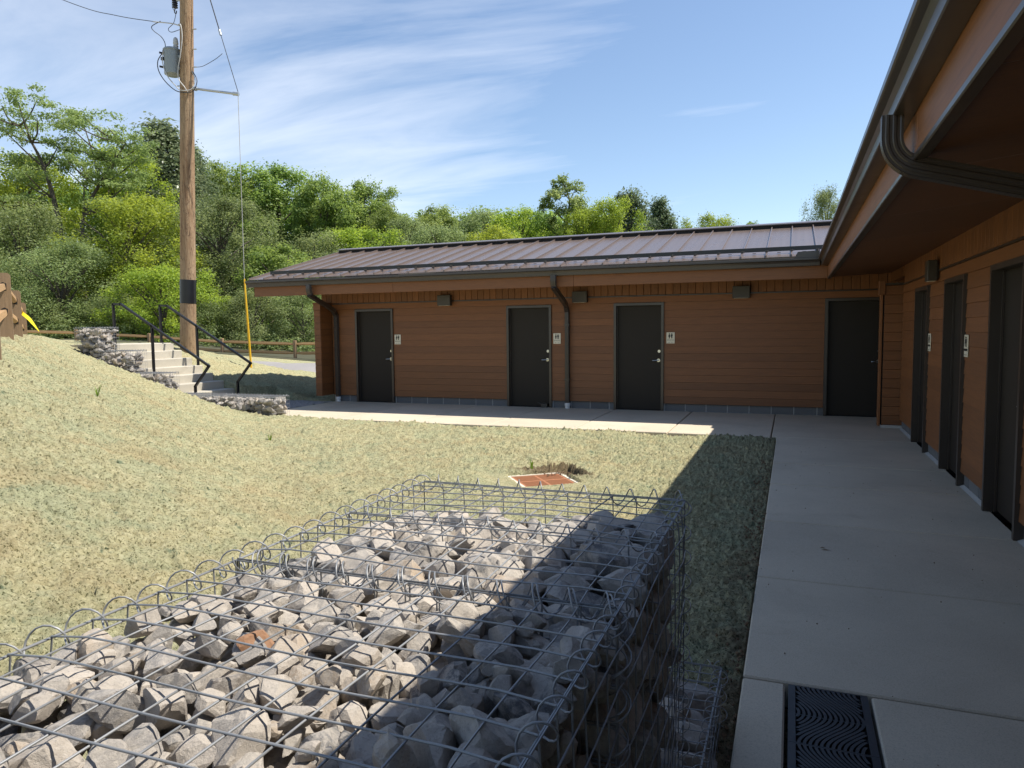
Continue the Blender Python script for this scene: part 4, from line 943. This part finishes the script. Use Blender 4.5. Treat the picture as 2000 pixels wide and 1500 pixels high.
# ------------------------------------------------------------------ stairs and railings
def stairs():
    R = empty('concrete_stairs', (-12, 12.75, 0), 'pale concrete stairs climbing the seeded slope between two black handrails', 'stairs')
    for i in range(8):
        xf = -11.945-0.315*i; z = 0.18*(i+1)
        m = MB(); m.bbox(xf-0.62 if i < 7 else xf-1.1, xf, 11.82, 13.5, z-0.30, z, 0.012); m.build('step', STAIRC, R)
    MB().box(-15.6, -14.1, 11.84, 13.5, 1.2, 1.425).build('landing', STAIRC, R)
stairs()
def handrail(y, label, dx_=0.0):
    R = empty('handrail', (-12, y, 0.2), label, 'handrail', 'stair handrails')
    P0 = (-14.33+dx_, y, 2.345); P1 = (-14.10+dx_, y, 2.34); P2 = (-11.63+dx_, y, 0.965); P3 = (-12.03+dx_, y, 0.52)
    k = 0.023
    def bar(a, b_, name):
        a, b_ = Vector(a), Vector(b_); t = (b_-a).normalized(); s_ = Vector((0, 1, 0)); n_ = t.cross(s_)
        pts = [c_+s_*i*k+n_*j*k for c_ in (a-t*k*0.6, b_+t*k*0.6) for i, j in ((-1, -1), (1, -1), (1, 1), (-1, 1))]
        MB().hexa(pts).build(name, BLACK, R)
    bar(P0, P1, 'rail'); bar(P1, P2, 'rail'); bar(P2, P3, 'rail')
    bar(P0, (P0[0], y, 1.40), 'post'); bar(P3, (P3[0], y, 0.15), 'post')
    xm = -13.2+dx_; zmid = 2.34+(0.965-2.34)*(xm-P1[0])/(P2[0]-P1[0]); bar((xm, y, zmid), (xm, y, 0.70), 'post')
handrail(12.06, 'black steel handrail on the gabion side of the concrete stairs'); handrail(13.40, 'black steel handrail on the pole side of the concrete stairs', -0.05)

# ------------------------------------------------------------------ utility pole with its gear
def pole():
    B = Vector((-15.27, 15.1, 0.9)); T = Vector((-14.72, 15.1, 11.9))
    def ax(z): return B+(T-B)*((z-B.z)/(T.z-B.z))
    R = empty('utility_pole', B, 'tall brown wooden utility pole with a black band near its foot', 'utility pole')
    m = MB(); zs = np.linspace(0.7, 11.9, 26); m.tube([ax(z) for z in zs], [0.212-0.0052*(z-0.7) for z in zs], 20); m.build('pole', POLE, R, smooth=True)
    zb = (2.47, 3.10); MB().tube([ax(zb[0]), ax(sum(zb)/2), ax(zb[1])], 0.208, 20).build('black_band', BLACK, R, smooth=True)
    a = ax(8.05); MB().tube([a+Vector((0.17, 0.05, 0.02)), a+Vector((1.30, 0.42, -0.16))], 0.032, 10).build('strut', GALV, R, smooth=True)
    e = a+Vector((1.30, 0.42, -0.16)); MB().tube([e-Vector((0.13, 0.04, -0.02)), e+Vector((0.02, 0.005, 0))], 0.048, 10).build('strut_clamp', GALV, R, smooth=True)
    MB().tube([a+Vector((0.14, 0.04, 0.03)), a+Vector((0.26, 0.08, 0.0))], 0.055, 10).build('strut_plate', GALV, R, smooth=True)
    for z, sx in ((9.55, 1), (9.05, 1), (8.60, 1), (8.15, -1)):
        c_ = ax(z); MB().tube([c_+Vector((0.16*sx, 0.03*sx, 0)), c_+Vector((0.27*sx, 0.06*sx, 0))], 0.014, 6).build('bolt', GALV, R)
    # transformer
    c_ = ax(9.0)+Vector((-0.40, -0.10, 0)); zc = 8.78
    TR = tag(empty('pole_transformer', (c_.x, c_.y, zc)), 'grey cylindrical transformer hung high on the utility pole', 'transformer')
    t = MB(); t.lathe((c_.x, c_.y, zc-0.36), [(0.02, -0.03), (0.15, -0.015), (0.205, 0.02), (0.21, 0.05), (0.21, 0.60), (0.222, 0.61), (0.222, 0.645), (0.19, 0.675), (0.05, 0.69)], 28); t.build('tank', TRANS, TR, smooth=True)
    MB().lathe((c_.x+0.12, c_.y+0.02, zc+0.28), [(0.065, 0), (0.07, 0.03), (0.055, 0.06), (0.07, 0.09), (0.055, 0.12), (0.07, 0.15), (0.06, 0.25), (0.045, 0.30), (0.015, 0.32)], 14).build('bushing', BUSH_, TR, smooth=True)
    for dx_, dz in ((-0.19, 0.19), (-0.08, 0.20), (-0.20, -0.16)):
        MB().disc((c_.x+dx_, c_.y-0.12, zc+dz), (-0.4, -1, 0), 0.028, 0.09, 8).build('terminal', CERAM, TR)
    MB().bbox(c_.x-0.17, c_.x-0.09, c_.y-0.225, c_.y-0.17, zc-0.02, zc+0.06, 0.004).build('nameplate', CERAM, TR)
    MB().bbox(c_.x+0.15, c_.x+0.34, c_.y-0.02, c_.y+0.12, zc+0.05, zc+0.13, 0.01).build('bracket', TRANS, TR)
    MB().bbox(c_.x+0.15, c_.x+0.34, c_.y-0.02, c_.y+0.12, zc-0.25, zc-0.17, 0.01).build('bracket', TRANS, TR)
    # cut-out insulator at the top of the frame
    q = ax(10.25)+Vector((-0.33, -0.06, 0.0))
    CI = tag(empty('cutout_insulator', q), 'dark ribbed insulator on a bracket near the top of the utility pole', 'insulator')
    prof = []; 
    for k in range(6): prof += [(0.042, 0.055*k-0.13), (0.072, 0.055*k-0.115), (0.068, 0.055*k-0.10), (0.042, 0.055*k-0.088)]
    MB().lathe(q, prof, 12).build('ribbed_body', CERAM, CI, smooth=True)
    MB().tube([q+Vector((0.05, 0, 0.05)), q+Vector((0.26, 0.05, 0.05))], 0.022, 8).build('bracket', GALV, CI)
    MB().tube(smooth_path([q+Vector((0, 0, -0.13)), q+Vector((-0.03, 0, -0.22)), q+Vector((0.02, 0, -0.27)), q+Vector((0.04, 0, -0.20))], 4), 0.014, 6).build('hook', CERAM, CI)
    MB().tube([q+Vector((-0.09, 0, 0.16)), q+Vector((-0.10, 0, -0.10)), q+Vector((-0.03, 0, -0.2))], 0.010, 6).build('fuse_tube', GALV, CI)
    # conductors
    wires = [
        ('service_cable', [ax(9.66)+Vector((-0.18, -0.05, 0)), ax(9.72)+Vector((-0.42, -0.1, 0.02)), ax(9.80)+Vector((-0.95, -0.2, 0.03))], 0.014, CABLEL, 'pale twisted cable clamped to the utility pole above the transformer'),
        ('overhead_line', [ax(9.80)+Vector((-0.93, -0.2, 0.03)), ax(10.05)+Vector((-1.9, -0.5, -0.03)), ax(10.42)+Vector((-3.2, -0.8, 0.02)), ax(11.6)+Vector((-7.0, -1.8, 0.5))], 0.009, CABLE, 'thin overhead line running from the utility pole to the upper left'),
        ('drop_loop', [ax(9.80)+Vector((-0.72, -0.16, 0.02)), ax(9.74)+Vector((-0.98, -0.2, -0.02)), ax(9.60)+Vector((-0.93, -0.2, -0.0)), ax(9.42)+Vector((-0.70, -0.16, 0)), ax(9.22)+Vector((-0.58, -0.15, 0)), ax(8.98)+Vector((-0.56, -0.2, 0))], 0.010, CABLE, 'dark drop loop cable curving down to the transformer lid'),
        ('secondary_cable', [ax(8.98)+Vector((-0.60, -0.22, 0)), ax(8.80)+Vector((-0.74, -0.24, 0)), ax(8.55)+Vector((-0.72, -0.24, 0)), ax(8.25)+Vector((-0.50, -0.24, 0)), ax(7.98)+Vector((-0.16, -0.24, 0)), ax(7.90)+Vector((0.10, -0.22, 0)), ax(7.94)+Vector((0.30, -0.1, 0)), ax(8.2)+Vector((0.36, -0.02, 0)), ax(8.42)+Vector((0.24, 0, 0)), ax(8.52)+Vector((0.14, 0, 0))], 0.012, CABLE, 'dark cable looping under the transformer and round the utility pole'),
        ('secondary_cable', [ax(8.98)+Vector((-0.48, -0.31, 0)), ax(8.70)+Vector((-0.50, -0.32, 0)), ax(8.35)+Vector((-0.36, -0.30, 0)), ax(8.08)+Vector((-0.12, -0.26, 0)), ax(7.95)+Vector((0.05, -0.24, 0)), ax(8.0)+Vector((0.26, -0.1, 0)), ax(8.25)+Vector((0.29, -0.02, 0)), ax(8.50)+Vector((0.16, 0, 0))], 0.012, CABLEL, 'pale inner cable looping from the transformer face to the pole\'s right side'),
        ('ground_wire', [ax(9.66)+Vector((-0.16, -0.12, 0)), ax(9.60)+Vector((0.0, -0.20, 0)), ax(9.3)+Vector((0.05, -0.20, 0)), ax(8.9)+Vector((0.0, -0.205, 0)), ax(8.5)+Vector((-0.09, -0.205, 0)), ax(8.25)+Vector((-0.06, -0.21, 0)), ax(8.05)+Vector((0.10, -0.19, 0)), ax(7.9)+Vector((0.17, -0.12, 0))], 0.013, CABLEL, 'pale wire stapled down the face of the utility pole'),
        ('bonding_wire', [ax(8.60)+Vector((0.2, 0.04, 0)), ax(8.62)+Vector((0.42, 0.12, 0)), ax(8.80)+Vector((0.72, 0.25, 0)), ax(8.93)+Vector((0.9, 0.3, 0))], 0.007, CABLE, 'short curved bonding wire between the pole and the guy wire'),
        ('jumper_wire', [ax(9.98)+Vector((-0.30, -0.06, 0)), ax(9.75)+Vector((-0.36, -0.08, 0)), ax(9.62)+Vector((-0.52, -0.1, 0)), ax(9.52)+Vector((-0.42, -0.1, 0)), ax(9.56)+Vector((-0.18, -0.06, 0))], 0.008, CABLE, 'short dark jumper wire under the cutout insulator'),
    ]
    for nm, pts, r, m_, lb in wires: tag(MB().tube(smooth_path(pts, 8), r, 6).build(nm, m_, smooth=60), lb, 'cable', 'cables on the utility pole')
    # guy wire with yellow guard
    top = ax(11.9)+Vector((0.1, 0.05, 0)); mid = e+Vector((0.0, 0, 0.06)); gt = Vector((-14.10, 16.05, 3.15)); gb = Vector((-14.02, 16.10, float(ground_z(-14.02, 16.10))-0.05))
    G = tag(empty('guy_wire', gb), 'thin guy wire anchored in the slope through a bright yellow guard', 'guy wire')
    MB().tube([top, top+(mid-top)*0.62], 0.014, 6).build('upper_wire', CABLE, G)
    MB().tube([top+(mid-top)*0.62, mid], 0.009, 6).build('upper_wire', CABLE, G)
    MB().tube([top+(mid-top)*0.60, top+(mid-top)*0.635], 0.032, 8).build('strain_insulator', GALV, G)
    MB().tube([mid-Vector((0, 0, 0.05)), gt, gb], 0.008, 6).build('lower_wire', CABLEL, G)
    MB().tube([gt, gt+(gb-gt)*0.5, gb], [0.022, 0.030, 0.030], 10).build('guard', YEL, G, smooth=True)
pole()

# ------------------------------------------------------------------ fences
def rail_between(root, a, b_, hgt, th):
    a, b_ = Vector(a), Vector(b_); t = (b_-a).normalized(); s_ = Vector((-t.y, t.x, 0)).normalized(); n_ = t.cross(s_)
    if n_.z < 0: n_ = -n_
    rng = random
    pts = []
    for c_, k in ((a, 0.62), (a+(b_-a)*0.12, 1.0), (a+(b_-a)*0.5, rng.uniform(0.92, 1.08)), (b_-(b_-a)*0.12, 1.0), (b_, 0.62)):
        c_ = c_+n_*rng.uniform(-0.008, 0.008); pts.append([c_+s_*x*th*k+n_*z*hgt*k for x, z in ((-1, -0.4), (0.2, -1), (1, -0.2), (0.7, 0.9), (-0.7, 1.0))])
    m = MB(); vs = [p for R_ in pts for p in R_]; n = 5; fs = []
    for i in range(len(pts)-1):
        for k in range(n): fs.append((i*n+k, i*n+(k+1) % n, (i+1)*n+(k+1) % n, (i+1)*n+k))
    fs += [tuple(range(n))[::-1], tuple((len(pts)-1)*n+k for k in range(n))]
    m.add(vs, fs); return m.build('rail', RAILW, root)
def far_fence():
    R = empty('split_rail_fence', (-19, 23, 0.5), 'two-rail split timber fence along the gravel road before the woods', 'fence')
    A = P(-10, 660, 30); D = P(435, 698, 30); step = (P(577, 703, 30)-D)
    pp = []
    for k in range(-4, 5):
        q = D+step*k; q.z = float(ground_z(q.x, q.y))
        zt = P(*{-4: (-150, 638), -3: (-5, 640), -2: (141, 644), -1: (293, 651), 0: (435, 660.6)}.get(k, (577, 665)), 30).z
        zb_ = min(q.z, zt-0.80); pp.append((q, zb_, zt))
    for q, zb_, zt in pp:
        m = MB(); m.bbox(q.x-0.065, q.x+0.065, q.y-0.05, q.y+0.05, zb_-0.2, zt, 0.015); m.build('post', TIMBER, R)
    for (q0, b0, t0), (q1, b1, t1) in zip(pp[:-1], pp[1:]):
        for dz in (0.14, 0.52): rail_between(R, (q0.x, q0.y, t0-dz), (q1.x, q1.y, t1-dz+random.uniform(-0.02, 0.02)), 0.062, 0.05)
far_fence()
def near_fence():
    A = P(9, 600, 11.5); Bp = P(30, 600, 14.6); C_ = P(41, 600, 17.6)
    R = empty('split_rail_fence', (A.x, A.y, 1.6), 'close brown post-and-rail fence on the crest of the seeded slope', 'fence')
    d0 = (A-Bp); Z = A+d0*0.9; zz0 = float(ground_z(Z.x, Z.y))+1.0
    for q, zt in ((Z, zz0), (A, 2.65), (Bp, 2.565), (C_, 2.455)):
        t = Vector((Bp.x-A.x, Bp.y-A.y, 0)).normalized(); s_ = Vector((-t.y, t.x, 0)); g = float(ground_z(q.x, q.y))
        def pt(a, b_, z): return Vector((q.x, q.y, 0))+s_*a+t*b_+Vector((0, 0, z))
        w_, d_ = 0.098, 0.06; prof = [(-w_, g-0.3), (w_, g-0.3), (w_, zt-0.03), (w_-0.03, zt), (-w_+0.03, zt), (-w_, zt-0.03)]
        m = MB(); n = len(prof); vs = [pt(a, -d_, z) for a, z in prof]+[pt(a, d_, z) for a, z in prof]
        m.add(vs, [(k, (k+1) % n, n+(k+1) % n, n+k) for k in range(n)]+[tuple(range(n))[::-1], tuple(n+k for k in range(n))])
        po = m.build('post', TIMBER, R)
        for dz in (0.22, 0.62):
            h = MB(); vv = [pt(a, -d_-0.002, zt-dz+z) for a, z in ((-0.04, -0.06), (0.04, -0.06), (0.045, 0.05), (0.0, 0.075), (-0.045, 0.05))]+[pt(a, -d_+0.004, zt-dz+z) for a, z in ((-0.04, -0.06), (0.04, -0.06), (0.045, 0.05), (0.0, 0.075), (-0.045, 0.05))]
            h.add(vv, [(k, (k+1) % 5, 5+(k+1) % 5, 5+k) for k in range(5)]+[(4, 3, 2, 1, 0), (5, 6, 7, 8, 9)]); h.build('slot', DARK, po)
    for q0, q1, z0, z1 in ((Z, A, zz0, 2.65), (A, Bp, 2.65, 2.565), (Bp, C_, 2.565, 2.455)):
        for dz in (0.22, 0.62): rail_between(R, (q0.x, q0.y, z0-dz), (q1.x, q1.y, z1-dz), 0.062, 0.05)
    # caution tape tied to the last post
    c_ = Vector((C_.x, C_.y, 0)); m = MB(); k = 0
    a = P(42, 611, 17.4); e = P(77, 648, 16.6); mid = P(56, 622, 17.0)
    V = []; F = []
    pts = smooth_path([P(37, 610, 17.45), a, mid, P(66, 634, 16.8), e], 5)
    for i, p in enumerate(pts):
        ang = 0.5+i*0.13; hw = 0.028; V += [p+Vector((0.02*math.sin(ang), 0.03*math.sin(ang), hw*math.cos(ang*0.5))), p-Vector((0.02*math.sin(ang), 0.03*math.sin(ang), hw*math.cos(ang*0.5)))]
    m = MB(); m.add(V, [(2*i, 2*i+1, 2*i+3, 2*i+2) for i in range(len(pts)-1)])
    o = m.build('caution_tape', TAPE); tag(o, 'yellow caution tape trailing from a fence post down to the slope', 'tape')
near_fence()

# ------------------------------------------------------------------ trees
def leaf_quads(C, Rr, n, rng, size, flat=0.65, droop=0.0):
    """n leaf quads scattered in each clump (centre C, radius Rr)"""
    m = len(C); idx = np.repeat(np.arange(m), n); k = len(idx)
    d = rng.normal(size=(k, 3)); d /= np.linalg.norm(d, axis=1)[:, None]; rad = rng.random(k)**0.42
    off = d*rad[:, None]*Rr[idx][:, None]; off[:, 2] *= flat
    off *= 1+0.25*rng.normal(size=(k, 1)).clip(-1.5, 1.5)
    pos = C[idx]+off
    nrm = d*0.55+rng.normal(size=(k, 3))*0.6+np.array([0, 0, 0.8]); nrm /= np.linalg.norm(nrm, axis=1)[:, None]
    a = np.cross(nrm, rng.normal(size=(k, 3))); a /= np.linalg.norm(a, axis=1)[:, None]; b_ = np.cross(nrm, a)
    s_ = size*(0.6+0.8*rng.random(k))[:, None]
    V = np.stack([pos-a*s_*0.5, pos-b_*s_*0.30+nrm*s_*0.06, pos+a*s_*0.5-np.array([0, 0, droop])*s_, pos+b_*s_*0.30+nrm*s_*0.06], 1).reshape(-1, 3)
    Q = np.arange(4*k).reshape(-1, 4); cr_ = rng.random(m)
    rnd = np.clip(0.55*cr_[idx]+0.45*rng.random(k)+0.0, 0, 1)
    return V, Q, rnd
def tree_proto(kind, seed):
    """unit height tree: crown 1 m tall in total, returned meshes are scaled on placing"""
    rng = np.random.default_rng(seed); rr = random.Random(seed); tr = MB(); C = []; Rr = []
    H = 12.0
    if kind == 'thin':
        def W_(x, y, d=0.0): return Vector(((x-1108)*0.04, d, (700-y)*0.04))
        st = [W_(1085, 710), W_(1096, 560), W_(1102, 470), W_(1108, 420), W_(1112, 385), W_(1100, 352)]; st2 = [W_(1104, 450), W_(1128, 425), W_(1142, 405)]; st3 = [W_(1106, 432), W_(1088, 412), W_(1072, 392)]
        for q_, r0 in ((st, 0.22), (st2, 0.10), (st3, 0.09)):
            q = smooth_path(q_, 5); tr.tube(q, [r0*(1-0.85*i/(len(q)-1)) for i in range(len(q))], 7)
        for tx, ty in [(1100,348),(1088,356),(1110,356),(1075,376),(1068,388),(1082,392),(1120,366),(1130,378),(1140,392),(1146,408),(1132,412),(1118,396),(1098,370),(1094,404),(1080,420),(1120,424),(1142,428),(1064,402),(1108,410),(1128,396),(1076,440),(1134,445),(1100,440)]:
            t = W_(tx, ty, rr.uniform(-1.2, 1.2)); j = min(st[2:]+st2[1:]+st3[1:], key=lambda p_: (p_-t).length+0.6*max(0, p_.z-t.z)); tr.tube([j, j+(t-j)*0.5+Vector((0, 0, -0.08)), t], [0.05, 0.035, 0.015], 5)
            for q in range(4): C.append((t.x+rr.gauss(0, .28), t.y+rr.gauss(0, .4), t.z+rr.gauss(0, .22))); Rr.append(rr.uniform(0.25, 0.55))
        C = np.array(C); Rr = np.array(Rr); V, Q, rnd = leaf_quads(C, Rr, 95, rng, 0.17, 0.8)
    elif kind == 'locust':
        # two stems that fork into spreading limbs carrying flat airy tiers
        def W_(x, y, d=0.0): return Vector(((x-130)*0.03, d, (640-y)*0.03))
        st1 = [W_(128, 650), W_(125, 520), W_(118, 440), W_(108, 370), W_(96, 315), W_(78, 268), W_(60, 238)]
        st2 = [W_(142, 650), W_(150, 540), W_(148, 450, .2), W_(152, 400, .2), W_(178, 345, .3), W_(205, 300, .3), W_(226, 268, .2)]
        for st, r0 in ((st1, 0.20), (st2, 0.17)):
            q = smooth_path(st, 5); tr.tube(q, [r0*(1-0.86*i/(len(q)-1)) for i in range(len(q))], 8)
        tips = [(20,215),(45,203),(80,200),(112,199),(140,206),(168,222),(200,236),(228,252),(30,235),(65,228),(100,226),(135,230),(170,246),(205,262),(235,272),(36,288),(60,300),(84,284),(215,300),(244,292),(112,262),(150,276),(185,285),(206,328),(172,338),(236,325),(60,255),(122,246),(90,330),(52,330),(240,350),(190,372),(10,225),(250,268),(130,300),(160,312),(80,372),(215,385)]
        for tx, ty in tips:
            dd = rr.uniform(-1.6, 1.6); t = W_(tx, ty+4, dd)
            st = st1 if tx < 128 else st2
            cand = [p_ for p_ in st if p_.z < t.z-0.3] or [st[2]]
            j = min(cand[2:] or cand, key=lambda p_: (p_-t).length*rr.uniform(0.8, 1.25))
            md = j+(t-j)*0.5+Vector((rr.uniform(-.15, .15), 0, -0.18)); tr.tube(smooth_path([j, md, t], 4), [0.062*(1-0.085*i) for i in range(9)], 5)
            for q in range(5):
                C.append((t.x+rr.gauss(0, .42), t.y+rr.gauss(0, .5), t.z+rr.gauss(0.05, .16))); Rr.append(rr.uniform(0.38, 0.70))
        C = np.array(C); Rr = np.array(Rr); V, Q, rnd = leaf_quads(C, Rr, max(30, 17000//len(C)), rng, 0.13, 0.40, 0.25)
    else:
        spec = {'maple': (210, 4.2, 0.14, 0.75, 0.17), 'lime': (190, 4.2, 0.06, 0.80, 0.14), 'willow': (230, 4.2, 0.02, 1.0, 0.12), 'poplar': (170, 2.9, 0.10, 0.95, 0.18), 'cedar': (180, 3.2, 0.02, 1.0, 0.15), 'bush': (200, 4.6, -0.02, 0.9, 0.13), 'thin': (26, 2.6, 0.45, 0.6, 0.15)}[kind]
        ncl, cw, base, flat, ls = spec
        top = Vector((rr.uniform(-.4, .4), rr.uniform(-.4, .4), H*0.86)); trunk = [Vector((0, 0, -0.5)), Vector((rr.uniform(-.2, .2), rr.uniform(-.2, .2), H*0.3)), Vector((rr.uniform(-.4, .4), rr.uniform(-.4, .4), H*0.6)), top]
        tp = smooth_path(trunk, 5); tr.tube(tp, [0.20*(1-0.85*i/(len(tp)-1))+0.012 for i in range(len(tp))], 8)
        for k in range(ncl):
            h = rr.random(); zc = base+(1-base)*h
            # crown silhouette by height
            if kind in ('poplar', 'cedar'): w_ = math.sin(math.pi*min(1, 0.12+0.86*h))**0.7*(1.15-0.55*h)
            elif kind == 'bush': w_ = math.sqrt(max(0.02, 1-(h*0.98)**2))
            else: w_ = math.sqrt(max(0.02, 1-(2*h-0.92)**2/1.2))
            a = rr.uniform(0, 6.283); q = rr.random()**0.30; w_ *= cw*(0.82+0.3*math.sin(a*2+seed)+0.12*math.sin(a*3+seed*2)); r_ = rr.uniform(0.45, 0.95)*(0.85 if kind == 'cedar' else 1.0)
            p = Vector((math.cos(a)*w_*q, math.sin(a)*w_*q, zc*H*(0.97)+rr.uniform(-.3, .3))); C.append(tuple(p)); Rr.append(r_)
            if k % 5 == 0 and zc > 0.15:
                j = tp[min(len(tp)-1, max(1, int((zc*0.72)*(len(tp)-1)/0.86)))]
                tr.tube([j, j+(p-j)*0.5+Vector((0, 0, 0.25)), p], [0.07, 0.045, 0.018], 5)
        C = np.array(C); Rr = np.array(Rr)
        tot = {'maple': 46000, 'willow': 50000, 'bush': 40000}.get(kind, 40000)
        V, Q, rnd = leaf_quads(C, Rr, tot//ncl, rng, ls, flat)
    lm = {'maple': LEAF_MAPLE, 'lime': LEAF_LIME, 'willow': LEAF_WILLOW, 'locust': LEAF_LOCUST, 'poplar': LEAF_POPLAR, 'cedar': LEAF_CEDAR, 'bush': LEAF_WILLOW, 'thin': LEAF_LOCUST}[kind]
    cm = arr_mesh('crown', V, Q, lm, {'rnd': rnd}); tm = tr.mesh('trunk', BARK, smooth=True)
    zmax = float(np.percentile(V[:, 2], 99.8)); wid = float(np.percentile(np.abs(V[:, :2]), 97))*2
    return tm, cm, zmax, wid
PROTO = {k: [tree_proto(k, s_) for s_ in ss] for k, ss in dict(maple=(1, 2), lime=(3, 4), willow=(5, 6), locust=(8,), poplar=(9,), cedar=(10,), bush=(11,), thin=(12,)).items()}
def tree(kind, px, ytop, wpx, d, label, rot=0.0, var=0):
    tm, cm, zmax, wid = PROTO[kind][var % len(PROTO[kind])]
    top = P(px, ytop, d); g = float(ground_z(top.x, top.y)); g = min(g, 1.2)
    sz = (top.z-g)/zmax; sx = (wpx*(1.0 if kind in ('locust', 'thin') else 1.28)/1410*d)/wid
    if kind != 'locust' and sz < sx*0.85: sz = sx*0.85; g = top.z-sz*zmax
    R = empty('tree', (top.x, top.y, g), label, 'tree', 'trees behind the fence')
    for nm, me in (('trunk', tm), ('crown', cm)):
        o = bpy.data.objects.new(nm, me); COL.objects.link(o); o.parent = R
    R.scale = (sx, sx, sz); R.rotation_euler = (0, 0, rot)
T = [
 ('locust', 120, 193, 290, 42, 'tall open locust tree with forking dark limbs and flat airy tiers at far left', 0.4, 0),
 ('poplar', 318, 240, 150, 52, 'tall dark glossy-leaved tree rising just left of the utility pole', 0.3, 0),
 ('poplar', 378, 290, 90, 54, 'narrow dark tree peeking out behind the utility pole', 2.1, 0),
 ('lime', 15, 300, 190, 46, 'yellow-green tree cut by the photo\'s left edge below the locust crown', 1.0, 0),
 ('lime', 218, 282, 170, 45, 'feathery yellow-green tree between the locust and the dark poplar', 2.0, 1),
 ('maple', 425, 318, 150, 60, 'mid green maple immediately right of the utility pole', 0.2, 0),
 ('maple', 540, 326, 170, 62, 'broad round-topped maple, highest of the wood right of the pole', 1.3, 1),
 ('maple', 625, 348, 140, 60, 'round green maple third right of the utility pole', 2.4, 0),
 ('maple', 705, 358, 140, 61, 'round green maple whose crown slopes down toward the building roof', 3.6, 1),
 ('maple', 752, 400, 80, 58, 'small dark green maple at the right shoulder of the tall wood', 4.4, 0),
 ('maple', 850, 404, 130, 66, 'low round maple over the left part of the roof', 5.0, 0),
 ('willow', 795, 425, 120, 55, 'pale grey-green tree in the dip right of the tall wood', 0.7, 0),
 ('willow', 945, 407, 150, 62, 'soft grey-green tree over the middle of the roof', 1.7, 1),
 ('lime', 1010, 410, 130, 58, 'yellow-green tree left of the slender tree above the roof', 2.8, 0),
 ('thin', 1108, 342, 95, 56, 'slender sparse tree standing above all others over the roof', 0.5, 0),
 ('maple', 1060, 415, 120, 64, 'green tree behind the foot of the slender sparse tree', 2.2, 1),
 ('lime', 1195, 388, 120, 54, 'bright lime tree right of the slender sparse tree', 4.0, 1),
 ('lime', 1140, 410, 90, 55, 'smaller lime tree squeezed between the slender tree and the bright one', 5.2, 0),
 ('cedar', 1228, 373, 120, 64, 'dark conical evergreen behind the bright lime tree', 1.1, 0),
 ('cedar', 1290, 388, 95, 66, 'dark evergreen at the right end of the wood, against open sky', 3.2, 0),
 ('lime', 1385, 420, 90, 60, 'lone lime treetop showing over the roof ridge', 0.9, 0),
 ('thin', 1470, 434, 60, 64, 'tiny treetop tip barely over the roof ridge', 1.9, 0),
 ('willow', 1612, 366, 75, 62, 'grey-green treetop beside the gutter of the near roof', 4.1, 0),
 ('willow', 40, 398, 210, 38, 'dense bushy grey-green tree below the locust at the left edge', 0.3, 1),
 ('lime', 250, 385, 210, 38, 'bright lime tree with drooping branches left of the pole', 1.5, 1),
 ('willow', 440, 385, 180, 40, 'tall dense grey-green willow-like tree right of the pole', 2.6, 0),
 ('willow', 130, 470, 190, 35, 'dark bushy tree behind the fence at left', 3.3, 0),
 ('lime', 322, 520, 150, 33.5, 'small lime sapling crown directly behind the stairs and pole', 4.7, 0),
 ('maple', 545, 480, 170, 40, 'dark leafy tree above the yellow guy guard', 5.5, 1),
 ('willow', 620, 455, 170, 44, 'grey-green tree over the left end of the roof', 0.9, 1),
 ('lime', 700, 445, 150, 46, 'yellow-green tree behind the roof\'s left slope', 3.9, 0),
 ('willow', 860, 440, 160, 48, 'wide pale tree close behind the roof left of centre', 5.8, 0),
 ('willow', 500, 560, 150, 34.5, 'shaded undergrowth tree between pole and building', 1.4, 1),
 ('bush', 590, 555, 150, 35, 'thicket with bent dark stems seen under the eave', 2.9, 0),
 ('bush', 60, 560, 190, 33.5, 'leafy thicket behind the crest of the slope', 0.6, 0),
 ('bush', 220, 575, 170, 34, 'leafy thicket behind the topmost gabion', 4.2, 0),
 ('bush', 420, 585, 150, 34, 'leafy thicket behind the upper handrails', 5.4, 0),
 ('bush', -70, 470, 240, 36, 'thicket running out of the picture at left', 3.0, 0),
 ('lime', 960, 445, 160, 50, 'lime tree low behind the middle of the roof', 0.1, 1),
]
for a in T: tree(*a)
# the wood behind, one mass
def woodland():
    rng = np.random.default_rng(77); C = []; Rr = []
    for k in range(2600):
        px = rng.uniform(-250, 1320); d = rng.uniform(66, 76)
        lim = np.interp(px, [-250, 0, 250, 500, 740, 800, 1000, 1250, 1320], [370, 370, 370, 380, 412, 432, 428, 425, 470])
        y = rng.uniform(lim, 690); q = P(px, y, d); C.append(tuple(q)); Rr.append(rng.uniform(1.0, 2.0))
    V, Q, rnd = leaf_quads(np.array(C), np.array(Rr), 70, rng, 0.45, 0.75)
    tag(link('woodland', arr_mesh('woodland', V, Q, LEAF_MAPLE, {'rnd': rnd*0.7})), 'mass of further green woodland filling the gaps between the nearer trees', 'woods', kind='stuff')
    C = []; Rr = []
    for k in range(300):
        px = rng.uniform(-150, 640); d = 32.0+3.2*rng.random(); g = P(px, 690, d); z = float(ground_z(g.x, g.y)); C.append((g.x, g.y, z+rng.random()**2*0.6)); Rr.append(rng.uniform(0.15, 0.40))
    V, Q, rnd = leaf_quads(np.array(C), np.array(Rr), 70, rng, 0.12, 0.8)
    tag(link('undergrowth', arr_mesh('undergrowth', V, Q, LEAF_WILLOW, {'rnd': rnd*0.8})), 'low leafy undergrowth along the split rail fence', 'undergrowth', kind='stuff')
woodland()
tot = sum(len(o.data.polygons) for o in S.objects if o.type == 'MESH'); print('objects', len(S.objects), 'polys', tot)
